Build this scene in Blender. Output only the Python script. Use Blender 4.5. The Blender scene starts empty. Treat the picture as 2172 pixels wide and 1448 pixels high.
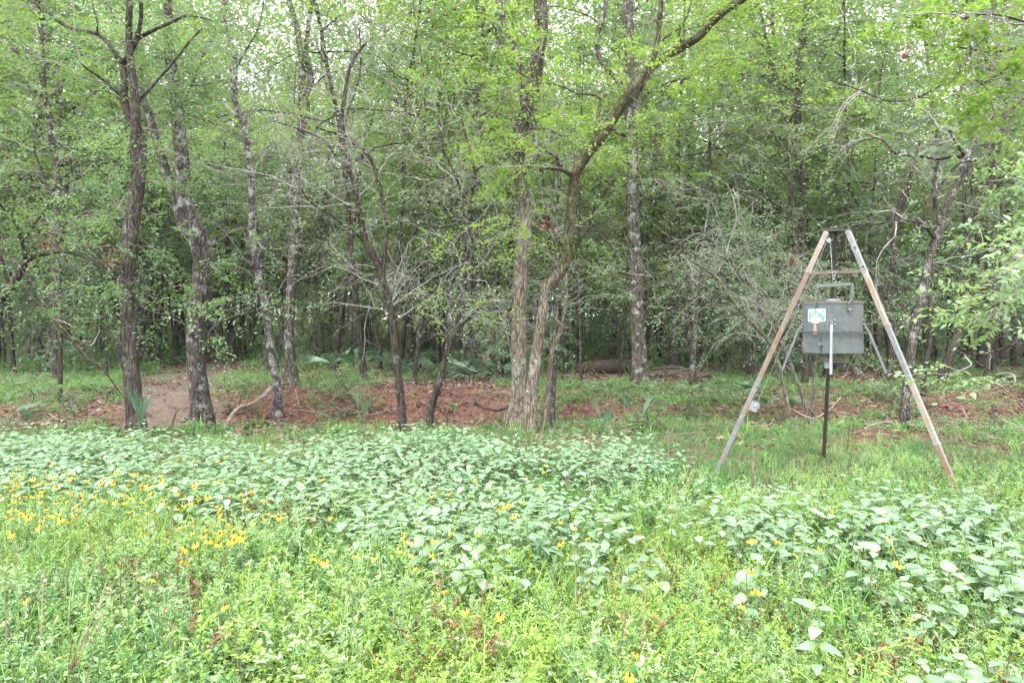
import bpy, math, random
import numpy as np
from mathutils import Vector, Matrix

R = math.radians
rnd = random.Random(7)
rng = np.random.default_rng(11)
scene = bpy.context.scene
COL = scene.collection

# ------------------------------------------------------------------ camera, sky, sun, exposure
CAM_H = 1.55
FPX = 1448.0
HORIZ = 690.0
cam_data = bpy.data.cameras.new("camera")
cam_data.lens = 24.0
cam_data.sensor_width = 36.0
cam_data.shift_y = -(724.0 - HORIZ) / 2172.0
cam_data.clip_start = 0.05
cam_data.clip_end = 2000.0
cam = bpy.data.objects.new("camera", cam_data)
cam.location = (0, 0, CAM_H)
cam.rotation_euler = (R(90), 0, 0)
COL.objects.link(cam)
scene.camera = cam

SUN_EL, SUN_AZ = 58.0, 205.0       # behind the camera, a little to the left
world = bpy.data.worlds.new("World")
scene.world = world
world.use_nodes = True
nt = world.node_tree
nt.nodes.clear()
w_out = nt.nodes.new("ShaderNodeOutputWorld")
w_bg = nt.nodes.new("ShaderNodeBackground")
w_sky = nt.nodes.new("ShaderNodeTexSky")
w_sky.sky_type = 'NISHITA'
w_sky.sun_disc = False
w_sky.sun_elevation = R(SUN_EL)
w_sky.sun_rotation = R(SUN_AZ)
w_hs = nt.nodes.new("ShaderNodeHueSaturation")
w_hs.inputs['Saturation'].default_value = 0.35
w_mix = nt.nodes.new("ShaderNodeMixRGB")
w_mix.inputs['Fac'].default_value = 0.72        # overcast: an even cloud sheet over most of the sky
w_mix.inputs['Color2'].default_value = (9.3, 9.6, 10.0, 1)
nt.links.new(w_sky.outputs[0], w_hs.inputs['Color'])
nt.links.new(w_hs.outputs[0], w_mix.inputs['Color1'])
nt.links.new(w_mix.outputs[0], w_bg.inputs['Color'])
w_bg.inputs['Strength'].default_value = 0.13
nt.links.new(w_bg.outputs[0], w_out.inputs['Surface'])

sun_d = bpy.data.lights.new("sun", 'SUN')
sun_d.energy = 1.5
sun_d.angle = R(22)
sun_d.color = (1.0, 0.965, 0.90)
sun = bpy.data.objects.new("sun", sun_d)
_sd = Vector((math.sin(R(SUN_AZ)) * math.cos(R(SUN_EL)), math.cos(R(SUN_AZ)) * math.cos(R(SUN_EL)), math.sin(R(SUN_EL))))
sun.rotation_euler = (-_sd).to_track_quat('-Z', 'Y').to_euler()
sun.location = _sd * 30
COL.objects.link(sun)

scene.view_settings.view_transform = 'Standard'
scene.view_settings.look = 'None'
scene.view_settings.gamma = 1.0
scene.view_settings.use_curve_mapping = False
scene.view_settings.exposure = 2.42
cy = scene.cycles
cy.max_bounces = 7
cy.diffuse_bounces = 5
cy.transmission_bounces = 5
cy.transparent_max_bounces = 4
cy.glossy_bounces = 2
cy.use_adaptive_sampling = True
cy.adaptive_threshold = 0.03
cy.use_fast_gi = True
cy.fast_gi_method = 'REPLACE'
cy.ao_bounces_render = 2
world.light_settings.distance = 2.5
world.light_settings.ao_factor = 1.0
cy.use_denoising = True
cy.denoiser = 'OPENIMAGEDENOISE'
cy.denoising_input_passes = 'RGB_ALBEDO_NORMAL'

# ------------------------------------------------------------------ projection and terrain
def P(px, py, D):
    return np.array(((px - 1086.0) / FPX * D, D, CAM_H + (HORIZ - py) / FPX * D))

def to_px(x, y, z):
    y = np.maximum(y, 0.3)
    return 1086.0 + x / y * FPX, HORIZ - (z - CAM_H) / y * FPX

def sstep(a, b, v):
    t = np.clip((v - a) / (b - a), 0, 1)
    return t * t * (3 - 2 * t)

def wav(x, y, s=1.0, p=0.0):
    return (np.sin(x * 0.9 * s + 1.3 + p) * np.cos(y * 0.7 * s - 0.6 + p) + 0.5 * np.sin(x * 2.1 * s - y * 1.7 * s + p)
            + 0.3 * np.cos(x * 3.9 * s + y * 4.3 * s + 2 * p)) / 1.8

def terrain(x, y):
    x = np.asarray(x, float); y = np.asarray(y, float)
    ye = 10.1 + 0.35 * np.sin(x * 0.55) + 0.2 * np.sin(x * 1.4 + 1)
    d = y - ye
    depth = 0.42 * (1 - 0.55 * sstep(0.5, 3.0, x)) * (1 - 0.35 * sstep(-5.5, -8, x))
    depth = depth * (1 - 0.0 * x)
    down = sstep(0, 1.1, d)
    up = sstep(2.0, 5.5, d)
    z = -depth * down + (depth + 0.12) * up
    z = z + 0.035 * wav(x, y, 0.8) + 0.10 * sstep(14, 20, y) * wav(x, y, 0.35, 2.0) + 0.02 * wav(x, y, 4.0) * sstep(10, 11, y)
    z = z + 0.05 * np.abs(wav(x, y, 2.3, 1.0)) * down * (1 - sstep(6, 9, d))
    z = z + 0.012 * np.clip(y - 25, 0, 400)
    return z

# masks of bare soil and of the path, as ground areas
def ell(px, py, cx, cyy, rx, ry):
    return np.clip(1.6 - 1.6 * ((px - cx) ** 2 / rx ** 2 + (py - cyy) ** 2 / ry ** 2), 0, 1)

def soil_mask(x, y):
    px, py = to_px(x, y, terrain(x, y))
    n = 0.28 * wav(x, y, 1.6, 3.0)
    m = np.maximum.reduce([ell(px, py, 620, 862, 260, 48), ell(px, py, 900, 855, 250, 60), ell(px, py, 240, 885, 360, 34),
                           ell(px, py, 2060, 862, 190, 38), 0.8 * ell(px, py, 1330, 872, 260, 16), 0.7 * ell(px, py, 1700, 868, 220, 16),
                           0.9 * ell(px, py, 1000, 800, 80, 24), 0.8 * ell(px, py, 1860, 800, 160, 16)])
    m = np.clip(m + (n + 0.25 * wav(x, y, 4.6, 1.0)) * (m > 0.02) * 1.3, 0, 1)
    near = 0.75 * np.maximum.reduce([ell(px, py, 1850, 925, 190, 26), ell(px, py, 1600, 910, 60, 10), ell(px, py, 2100, 960, 120, 30)])
    near = near * np.clip(0.5 + 1.4 * wav(x, y, 3.1, 1.0), 0, 1)
    return np.maximum(m * sstep(9.6, 10.4, y), near)

PATH = np.array([(-5.6, 11.0), (-6.6, 13.2), (-8.0, 16.0), (-9.6, 20.0), (-11.4, 26.0), (-12.0, 30.0), (-10, 36.0)])
def path_mask(x, y):
    x = np.asarray(x, float); y = np.asarray(y, float)
    best = np.full(np.broadcast(x, y).shape, 1e9)
    for a, b in zip(PATH[:-1], PATH[1:]):
        ab = b - a
        t = np.clip(((x - a[0]) * ab[0] + (y - a[1]) * ab[1]) / (ab @ ab), 0, 1)
        dd = np.hypot(x - a[0] - t * ab[0], y - a[1] - t * ab[1])
        best = np.minimum(best, dd)
    wdt = 0.5 + 0.025 * y + 0.25 * wav(x, y, 1.2)
    return 1 - sstep(wdt * 0.8, wdt * 1.25, best)

# ------------------------------------------------------------------ materials
def new_mat(name):
    m = bpy.data.materials.new(name)
    m.use_nodes = True
    m.node_tree.nodes.clear()
    return m, m.node_tree

def N(nt, kind, **kw):
    n = nt.nodes.new(kind)
    for k, v in kw.items():
        if k in n.inputs.keys():
            n.inputs[k].default_value = v
        else:
            setattr(n, k, v)
    return n

def L(nt, a, b):
    nt.links.new(a, b)

def ramp(nt, stops):
    r = nt.nodes.new("ShaderNodeValToRGB")
    cr = r.color_ramp
    while len(cr.elements) < len(stops):
        cr.elements.new(0.5)
    for e, (p, c) in zip(cr.elements, stops):
        e.position = p
        e.color = (*c, 1)
    return r

def leaf_mat(name, cols, trans=0.4, tcol=None, rough=0.5, spec=0.35, veins=False):
    m, t = new_mat(name)
    out = N(t, "ShaderNodeOutputMaterial")
    geo = N(t, "ShaderNodeNewGeometry")
    oi = N(t, "ShaderNodeObjectInfo")
    mx = N(t, "ShaderNodeMath", operation='MULTIPLY_ADD')
    L(t, oi.outputs['Random'], mx.inputs[0]); mx.inputs[1].default_value = 0.45
    m2 = N(t, "ShaderNodeMath", operation='MULTIPLY'); L(t, geo.outputs['Random Per Island'], m2.inputs[0]); m2.inputs[1].default_value = 0.55
    L(t, m2.outputs[0], mx.inputs[2])
    n = len(cols)
    r = ramp(t, [(i / (n - 1), c) for i, c in enumerate(cols)])
    L(t, mx.outputs[0], r.inputs[0])
    colour = r.outputs[0]
    pr = N(t, "ShaderNodeBsdfPrincipled")
    pr.inputs['Roughness'].default_value = rough
    pr.inputs['Specular IOR Level'].default_value = spec
    if veins:
        uv = N(t, "ShaderNodeUVMap")
        sep = N(t, "ShaderNodeSeparateXYZ"); L(t, uv.outputs[0], sep.inputs[0])
        ab = N(t, "ShaderNodeMath", operation='ABSOLUTE'); L(t, sep.outputs[0], ab.inputs[0])
        ph = N(t, "ShaderNodeMath", operation='SUBTRACT'); L(t, sep.outputs[1], ph.inputs[0])
        q = N(t, "ShaderNodeMath", operation='MULTIPLY'); L(t, ab.outputs[0], q.inputs[0]); q.inputs[1].default_value = 0.42
        L(t, q.outputs[0], ph.inputs[1])
        w = N(t, "ShaderNodeMath", operation='MULTIPLY'); L(t, ph.outputs[0], w.inputs[0]); w.inputs[1].default_value = 44.0
        s = N(t, "ShaderNodeMath", operation='SINE'); L(t, w.outputs[0], s.inputs[0])
        st = N(t, "ShaderNodeMapRange"); L(t, s.outputs[0], st.inputs['Value'])
        st.inputs['From Min'].default_value = 0.45; st.inputs['From Max'].default_value = 1.0
        bp = N(t, "ShaderNodeBump"); bp.inputs['Strength'].default_value = 0.35; bp.inputs['Distance'].default_value = 0.004
        L(t, st.outputs[0], bp.inputs['Height']); bp.invert = True
        L(t, bp.outputs[0], pr.inputs['Normal'])
        mixv = N(t, "ShaderNodeMixRGB", blend_type='MULTIPLY')
        L(t, colour, mixv.inputs[1]); mixv.inputs[2].default_value = (0.62, 0.80, 0.55, 1)
        L(t, st.outputs[0], mixv.inputs[0])
        # paler, yellower towards the leaf base and the midrib
        ir = ramp(t, [(0.0, (1, 1, 1)), (0.30, (0, 0, 0))])
        L(t, sep.outputs[1], ir.inputs[0])
        mb = N(t, "ShaderNodeMixRGB"); L(t, ir.outputs[0], mb.inputs[0]); L(t, mixv.outputs[0], mb.inputs[1])
        mb.inputs[2].default_value = (0.17, 0.24, 0.06, 1)
        colour = mb.outputs[0]
    L(t, colour, pr.inputs['Base Color'])
    tr = N(t, "ShaderNodeBsdfTranslucent")
    tm = N(t, "ShaderNodeMixRGB", blend_type='MULTIPLY'); tm.inputs[0].default_value = 1.0
    L(t, colour, tm.inputs[1]); tm.inputs[2].default_value = (*(tcol or (1.8, 1.72, 0.95)), 1)
    L(t, tm.outputs[0], tr.inputs['Color'])
    mix = N(t, "ShaderNodeMixShader"); mix.inputs[0].default_value = trans
    L(t, pr.outputs[0], mix.inputs[1]); L(t, tr.outputs[0], mix.inputs[2])
    L(t, mix.outputs[0], out.inputs['Surface'])
    return m

def bark_mat(name, dark, light, lichen=(0.42, 0.43, 0.40), lich=0.35, moss=0.0, streak=7.0, scale=14.0, bump=0.9, change=None):
    m, t = new_mat(name)
    out = N(t, "ShaderNodeOutputMaterial")
    pr = N(t, "ShaderNodeBsdfPrincipled"); pr.inputs['Roughness'].default_value = 0.9
    pr.inputs['Specular IOR Level'].default_value = 0.15
    tc = N(t, "ShaderNodeTexCoord")
    mp = N(t, "ShaderNodeMapping"); mp.inputs['Scale'].default_value = (scale, scale, scale / streak)
    L(t, tc.outputs['Object'], mp.inputs[0])
    n1 = N(t, "ShaderNodeTexNoise", Scale=1.6, Detail=6.0, Roughness=0.65); L(t, mp.outputs[0], n1.inputs['Vector'])
    vo = N(t, "ShaderNodeTexVoronoi", Scale=2.2); vo.feature = 'DISTANCE_TO_EDGE'
    nz = N(t, "ShaderNodeTexNoise", Scale=2.5, Detail=3.0); L(t, mp.outputs[0], nz.inputs['Vector'])
    ma = N(t, "ShaderNodeMixRGB", blend_type='ADD'); ma.inputs[0].default_value = 0.5
    L(t, mp.outputs[0], ma.inputs[1]); L(t, nz.outputs['Color'], ma.inputs[2])
    L(t, ma.outputs[0], vo.inputs['Vector'])
    vr = ramp(t, [(0.0, (0, 0, 0)), (0.16, (1, 1, 1))]); L(t, vo.outputs['Distance'], vr.inputs[0])
    cr = ramp(t, [(0.30, dark), (0.70, light)]); L(t, n1.outputs['Fac'], cr.inputs[0])
    mm = N(t, "ShaderNodeMixRGB", blend_type='MULTIPLY'); mm.inputs[0].default_value = 0.62
    L(t, cr.outputs[0], mm.inputs[1]); L(t, vr.outputs[0], mm.inputs[2])
    # lichen blotches
    n2 = N(t, "ShaderNodeTexNoise", Scale=5.5, Detail=8.0, Roughness=0.72); L(t, tc.outputs['Object'], n2.inputs['Vector'])
    lr = ramp(t, [(0.56 - 0.10 * lich, (0, 0, 0)), (0.66 - 0.06 * lich, (1, 1, 1))]); L(t, n2.outputs['Fac'], lr.inputs[0])
    lm = N(t, "ShaderNodeMath", operation='MULTIPLY'); L(t, lr.outputs[0], lm.inputs[0]); lm.inputs[1].default_value = min(0.85, lich * 1.6)
    m3 = N(t, "ShaderNodeMixRGB"); L(t, lm.outputs[0], m3.inputs[0]); L(t, mm.outputs[0], m3.inputs[1]); m3.inputs[2].default_value = (*lichen, 1)
    # moss blotches
    n3 = N(t, "ShaderNodeTexNoise", Scale=2.2, Detail=5.0, Roughness=0.7); L(t, tc.outputs['Object'], n3.inputs['Vector'])
    mr = ramp(t, [(0.56 - 0.18 * moss, (0, 0, 0)), (0.66 - 0.12 * moss, (1, 1, 1))]); L(t, n3.outputs['Fac'], mr.inputs[0])
    mq = N(t, "ShaderNodeMath", operation='MULTIPLY'); L(t, mr.outputs[0], mq.inputs[0]); mq.inputs[1].default_value = min(0.8, 0.15 + moss)
    m4 = N(t, "ShaderNodeMixRGB"); L(t, mq.outputs[0], m4.inputs[0]); L(t, m3.outputs[0], m4.inputs[1]); m4.inputs[2].default_value = (0.075, 0.085, 0.028, 1)
    final = m4.outputs[0]
    if change:            # young upper bark differs from the old bark at the foot: (height in metres, fade, colour factor)
        sp = N(t, "ShaderNodeSeparateXYZ"); L(t, tc.outputs['Object'], sp.inputs[0])
        wob_ = N(t, "ShaderNodeMath", operation='MULTIPLY_ADD'); L(t, n2.outputs['Fac'], wob_.inputs[0]); wob_.inputs[1].default_value = 2.4; L(t, sp.outputs[2], wob_.inputs[2])
        mrg = N(t, "ShaderNodeMapRange"); L(t, wob_.outputs[0], mrg.inputs['Value'])
        mrg.inputs['From Min'].default_value = change[0] + 1.2 - change[1]; mrg.inputs['From Max'].default_value = change[0] + 1.2 + change[1]
        mz = N(t, "ShaderNodeMixRGB", blend_type='MULTIPLY'); L(t, mrg.outputs[0], mz.inputs[0]); L(t, final, mz.inputs[1]); mz.inputs[2].default_value = (*change[2], 1)
        final = mz.outputs[0]
    L(t, final, pr.inputs['Base Color'])
    ad = N(t, "ShaderNodeMath", operation='ADD'); L(t, n1.outputs['Fac'], ad.inputs[0]); L(t, vr.outputs[0], ad.inputs[1])
    bp = N(t, "ShaderNodeBump"); bp.inputs['Strength'].default_value = bump; bp.inputs['Distance'].default_value = 0.02
    L(t, ad.outputs[0], bp.inputs['Height']); L(t, bp.outputs[0], pr.inputs['Normal'])
    L(t, pr.outputs[0], out.inputs['Surface'])
    return m

def plain_mat(name, c1, c2=None, scale=20.0, rough=0.7, metal=0.0, stretch=(1, 1, 1), lo=0.35, hi=0.65, bump=0.0, spec=0.4):
    m, t = new_mat(name)
    out = N(t, "ShaderNodeOutputMaterial")
    pr = N(t, "ShaderNodeBsdfPrincipled"); pr.inputs['Roughness'].default_value = rough
    pr.inputs['Metallic'].default_value = metal
    pr.inputs['Specular IOR Level'].default_value = spec
    tc = N(t, "ShaderNodeTexCoord")
    mp = N(t, "ShaderNodeMapping"); mp.inputs['Scale'].default_value = stretch; L(t, tc.outputs['Object'], mp.inputs[0])
    n1 = N(t, "ShaderNodeTexNoise", Scale=scale, Detail=6.0, Roughness=0.65); L(t, mp.outputs[0], n1.inputs['Vector'])
    cr = ramp(t, [(lo, c1), (hi, c2 or c1)]); L(t, n1.outputs['Fac'], cr.inputs[0])
    L(t, cr.outputs[0], pr.inputs['Base Color'])
    if bump:
        bp = N(t, "ShaderNodeBump"); bp.inputs['Strength'].default_value = bump; bp.inputs['Distance'].default_value = 0.01
        L(t, n1.outputs['Fac'], bp.inputs['Height']); L(t, bp.outputs[0], pr.inputs['Normal'])
    L(t, pr.outputs[0], out.inputs['Surface'])
    return m

def ground_mat():
    m, t = new_mat("forest_floor")
    out = N(t, "ShaderNodeOutputMaterial")
    pr = N(t, "ShaderNodeBsdfPrincipled"); pr.inputs['Roughness'].default_value = 0.95
    pr.inputs['Specular IOR Level'].default_value = 0.1
    tc = N(t, "ShaderNodeTexCoord")
    def noise(s, d=6.0, r=0.65):
        n = N(t, "ShaderNodeTexNoise", Scale=s, Detail=d, Roughness=r); L(t, tc.outputs['Object'], n.inputs['Vector']); return n
    n1, n2, n3, n4 = noise(9.0), noise(2.0), noise(45.0), noise(0.7)
    litter = ramp(t, [(0.30, (0.0315, 0.0196, 0.0126)), (0.48, (0.077, 0.0525, 0.035)), (0.68, (0.161, 0.119, 0.084))]); L(t, n1.outputs['Fac'], litter.inputs[0])
    green = ramp(t, [(0.35, (0.03, 0.05, 0.015)), (0.70, (0.07, 0.10, 0.035))]); L(t, n3.outputs['Fac'], green.inputs[0])
    gm = ramp(t, [(0.45, (0, 0, 0)), (0.58, (1, 1, 1))]); L(t, n2.outputs['Fac'], gm.inputs[0])
    gmm = N(t, "ShaderNodeMath", operation='MULTIPLY'); L(t, gm.outputs[0], gmm.inputs[0]); gmm.inputs[1].default_value = 0.65
    a = N(t, "ShaderNodeMixRGB"); L(t, gmm.outputs[0], a.inputs[0]); L(t, litter.outputs[0], a.inputs[1]); L(t, green.outputs[0], a.inputs[2])
    soil = ramp(t, [(0.30, (0.04449, 0.02084, 0.01614)), (0.48, (0.1027, 0.04926, 0.03575)), (0.70, (0.1916, 0.1074, 0.08072))]); L(t, n1.outputs['Fac'], soil.inputs[0])
    at = N(t, "ShaderNodeAttribute"); at.attribute_name = "soil"
    b = N(t, "ShaderNodeMixRGB"); L(t, at.outputs['Fac'], b.inputs[0]); L(t, a.outputs[0], b.inputs[1]); L(t, soil.outputs[0], b.inputs[2])
    pth = ramp(t, [(0.30, (0.0683, 0.04723, 0.03817)), (0.65, (0.1446, 0.1109, 0.09118))]); L(t, n1.outputs['Fac'], pth.inputs[0])
    at2 = N(t, "ShaderNodeAttribute"); at2.attribute_name = "path"
    c = N(t, "ShaderNodeMixRGB"); L(t, at2.outputs['Fac'], c.inputs[0]); L(t, b.outputs[0], c.inputs[1]); L(t, pth.outputs[0], c.inputs[2])
    L(t, c.outputs[0], pr.inputs['Base Color'])
    ad = N(t, "ShaderNodeMath", operation='MULTIPLY_ADD'); L(t, n3.outputs['Fac'], ad.inputs[0]); ad.inputs[1].default_value = 0.4; L(t, n1.outputs['Fac'], ad.inputs[2])
    bp = N(t, "ShaderNodeBump"); bp.inputs['Strength'].default_value = 1.0; bp.inputs['Distance'].default_value = 0.06
    L(t, ad.outputs[0], bp.inputs['Height']); L(t, bp.outputs[0], pr.inputs['Normal'])
    L(t, pr.outputs[0], out.inputs['Surface'])
    return m

M = {
    'ground': ground_mat(),
    'leaf_mid': leaf_mat("leaf_mid", [(0.06075, 0.1187, 0.05469), (0.1013, 0.1688, 0.07812), (0.1418, 0.2063, 0.07812)], 0.45),
    'leaf_dark': leaf_mat("leaf_dark", [(0.05329, 0.1087, 0.0696), (0.08374, 0.1522, 0.087), (0.1218, 0.1885, 0.0957)], 0.40),
    'leaf_yellow': leaf_mat("leaf_yellow", [(0.07759, 0.1448, 0.04176), (0.1242, 0.2063, 0.04872), (0.1656, 0.2452, 0.05568)], 0.50),
    'leaf_grey': leaf_mat("leaf_grey", [(0.09126, 0.1326, 0.0858), (0.1404, 0.1923, 0.1248), (0.1966, 0.2387, 0.156)], 0.38),
    'leaf_far_hazed': leaf_mat("leaf_far_hazed", [(0.13, 0.18, 0.10), (0.17, 0.22, 0.12), (0.21, 0.26, 0.14)], 0.45),  # haze put into the leaf colour: paled so the far depth looks lighter
    'leaf_fresh': leaf_mat("leaf_fresh", [(0.09, 0.175, 0.075), (0.15, 0.2375, 0.12), (0.225, 0.3, 0.165)], 0.42, spec=0.5, rough=0.42),
    'broad': leaf_mat("broad_leaf", [(0.12, 0.21, 0.12), (0.17, 0.27, 0.17), (0.23, 0.32, 0.22)], 0.25, spec=0.6, rough=0.42, veins=True),
    'weed': leaf_mat("weed_leaf", [(0.1446, 0.256, 0.06346), (0.2313, 0.3464, 0.0808), (0.3325, 0.4367, 0.1154)], 0.42),
    'weed2': leaf_mat("weed_leaf_pale", [(0.1508, 0.2504, 0.1204), (0.2319, 0.3379, 0.1686), (0.3247, 0.4255, 0.2288)], 0.35),
    'grass': leaf_mat("grass_blade", [(0.07229, 0.175, 0.04608), (0.1136, 0.2375, 0.0576), (0.1858, 0.3, 0.09216)], 0.40),
    'lowgreen': leaf_mat("low_green_leaf", [(0.06077, 0.1437, 0.05049), (0.09724, 0.196, 0.06732), (0.1459, 0.2481, 0.08976)], 0.35),
    'palm': leaf_mat("palmetto_leaf", [(0.06, 0.12, 0.07), (0.10, 0.17, 0.11)], 0.2, spec=0.5, rough=0.4),
    'russet': leaf_mat("russet_leaf", [(0.0825, 0.0315, 0.0198), (0.1402, 0.0585, 0.03465), (0.198, 0.108, 0.0594)], 0.2, tcol=(1.2, 0.8, 0.6)),
    'litter': leaf_mat("leaf_litter", [(0.049, 0.028, 0.0196), (0.105, 0.063, 0.042), (0.21, 0.147, 0.105)], 0.05, tcol=(1, 1, 1)),
    'bark_grey': bark_mat("bark_grey", (0.03618, 0.02893, 0.02341), (0.1149, 0.09997, 0.08511), lich=0.35, moss=0.15),
    'bark_pale': bark_mat("bark_pale", (0.08582, 0.06486, 0.04653), (0.2403, 0.203, 0.1587), lichen=(0.2861, 0.282, 0.2463), lich=0.5, moss=0.25, scale=18),
    'bark_mottled': bark_mat("bark_mottled", (0.08582, 0.06486, 0.04653), (0.2403, 0.203, 0.1587), lichen=(0.2861, 0.282, 0.2463), lich=0.5, moss=0.25, scale=18, change=(3.6, 0.5, (0.42, 0.41, 0.40))),
    'bark_two_tone': bark_mat("bark_two_tone", (0.08582, 0.06486, 0.04653), (0.2403, 0.203, 0.1587), lichen=(0.2861, 0.282, 0.2463), lich=0.5, moss=0.25, scale=18, change=(2.2, 0.35, (0.40, 0.44, 0.28))),
    'bark_upper': bark_mat("bark_upper_grey", (0.035, 0.028, 0.023), (0.13, 0.11, 0.095), lichen=(0.24, 0.24, 0.22), lich=0.3, moss=0.3),
    'bark_dark': bark_mat("bark_dark", (0.0217, 0.01674, 0.01364), (0.0806, 0.0651, 0.0558), lich=0.15, moss=0.25),
    'bark_furrow': bark_mat("bark_furrowed", (0.03506, 0.02805, 0.02337), (0.1215, 0.1006, 0.08415), lich=0.12, moss=0.05, streak=12, scale=22),
    'bark_speck': bark_mat("bark_speckled", (0.039, 0.02925, 0.02925), (0.1105, 0.091, 0.091), lichen=(0.325, 0.325, 0.312), lich=0.75, scale=16, streak=3),
    'bark_moss': bark_mat("bark_mossy", (0.03315, 0.02763, 0.0221), (0.1105, 0.09945, 0.07182), lich=0.25, moss=0.75),
    'bark_olive': bark_mat("bark_olive", (0.084, 0.077, 0.0525), (0.21, 0.196, 0.14), lich=0.1, moss=0.1),
    'twig': plain_mat("twig_bark", (0.096, 0.084, 0.075), (0.24, 0.222, 0.204), 6.0, 0.85),
    'twig_pale': plain_mat("lichened_twig", (0.1016, 0.09374, 0.0859), (0.2812, 0.2656, 0.2422), 6.0, 0.85),
    'twig_dark': plain_mat("twig_bark_dark", (0.042, 0.0336, 0.028), (0.112, 0.091, 0.077), 6.0, 0.85),
    'dead_wood': plain_mat("dead_wood", (0.078, 0.05525, 0.04225), (0.234, 0.1885, 0.1495), 8.0, 0.9, stretch=(1, 1, 3), bump=0.5),
    'rot_wood': plain_mat("rotten_wood", (0.022, 0.016, 0.013), (0.085, 0.058, 0.045), 9.0, 0.95, bump=1.0),
    'red_wood': plain_mat("red_rotten_wood", (0.13, 0.055, 0.035), (0.27, 0.13, 0.09), 9.0, 0.95, stretch=(1, 1, .2), bump=1.0),
    'stem': plain_mat("green_stem", (0.07, 0.13, 0.04), (0.12, 0.17, 0.06), 10, 0.6),
    'petal': leaf_mat("yellow_petal", [(0.42, 0.2726, 0.01), (0.52, 0.3894, 0.015), (0.6, 0.4673, 0.03)], 0.35, tcol=(1.2, 1.0, 0.6)),
    'cone': plain_mat("flower_centre", (0.03, 0.012, 0.008), (0.09, 0.035, 0.015), 60, 0.8),
}

# ------------------------------------------------------------------ mesh helpers
class MB:
    def __init__(self):
        self.v, self.f, self.n, self.uv = [], [], 0, []
    def add(self, verts, faces, uv=None):
        verts = np.asarray(verts, float).reshape(-1, 3)
        self.v.append(verts)
        faces = np.asarray(faces, np.int64)
        self.f.append(faces + self.n)
        self.n += len(verts)
        if uv is not None:
            self.uv.append(np.asarray(uv, float).reshape(-1, 2))
    def empty(self):
        return self.n == 0
    def mesh(self, name, mat, smooth=False):
        me = bpy.data.meshes.new(name)
        V = np.concatenate(self.v) if self.v else np.zeros((0, 3))
        me.vertices.add(len(V)); me.vertices.foreach_set("co", V.astype(np.float32).ravel())
        li, ls = [], []
        for f in self.f:
            if len(f):
                li.append(f.ravel()); ls.append(np.full(len(f), f.shape[1]))
        li = np.concatenate(li); ls = np.concatenate(ls)
        st = np.concatenate(([0], np.cumsum(ls)[:-1]))
        me.loops.add(len(li)); me.loops.foreach_set("vertex_index", li.astype(np.int32))
        me.polygons.add(len(ls)); me.polygons.foreach_set("loop_start", st.astype(np.int32))
        me.polygons.foreach_set("loop_total", ls.astype(np.int32))
        me.polygons.foreach_set("use_smooth", np.full(len(ls), bool(smooth)))
        if self.uv:
            UV = np.concatenate(self.uv)
            lay = me.uv_layers.new(name="UVMap")
            lay.data.foreach_set("uv", UV[li].astype(np.float32).ravel())
        me.materials.append(mat)
        me.update(calc_edges=True)
        return me
    def build(self, name, mat, parent=None, smooth=False, offset=None):
        if offset is not None:
            self.v = [np.concatenate(self.v) - np.asarray(offset)]
        o = bpy.data.objects.new(name, self.mesh(name, mat, smooth))
        COL.objects.link(o)
        if parent is not None:
            o.parent = parent
        return o

def tag(o, label=None, cat=None, group=None, kind=None):
    if label: o['label'] = label
    if cat: o['category'] = cat
    if group: o['group'] = group
    if kind: o['kind'] = kind
    return o

def thing(name, loc, label, cat, group=None, rz=0.0):
    o = bpy.data.objects.new(name, None)
    o.empty_display_size = 0.2
    o.location = loc; o.rotation_euler = (0, 0, rz)
    COL.objects.link(o)
    return tag(o, label, cat, group)

def copy_tree(o, parent=None):
    c = o.copy(); COL.objects.link(c); c.parent = parent
    for ch in list(o.children):
        copy_tree(ch, c)
    return c

def norm(a):
    return a / np.maximum(np.linalg.norm(a, axis=-1, keepdims=True), 1e-9)

def catmull(pts, n):
    pts = np.asarray(pts, float)
    if len(pts) < 3:
        t = np.linspace(0, 1, n)[:, None]
        return pts[0] * (1 - t) + pts[-1] * t
    seg = np.linalg.norm(np.diff(pts[:, :3], axis=0), axis=1)
    cum = np.concatenate(([0], np.cumsum(seg)))
    s = np.linspace(0, cum[-1], n)
    i = np.clip(np.searchsorted(cum, s, 'right') - 1, 0, len(pts) - 2)
    t = ((s - cum[i]) / np.maximum(seg[i], 1e-9))[:, None]
    ext = np.vstack((2 * pts[0] - pts[1], pts, 2 * pts[-1] - pts[-2]))
    p0, p1, p2, p3 = ext[i], ext[i + 1], ext[i + 2], ext[i + 3]
    return 0.5 * (2 * p1 + (p2 - p0) * t + (2 * p0 - 5 * p1 + 4 * p2 - p3) * t ** 2 + (3 * p1 - p0 - 3 * p2 + p3) * t ** 3)

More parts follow.
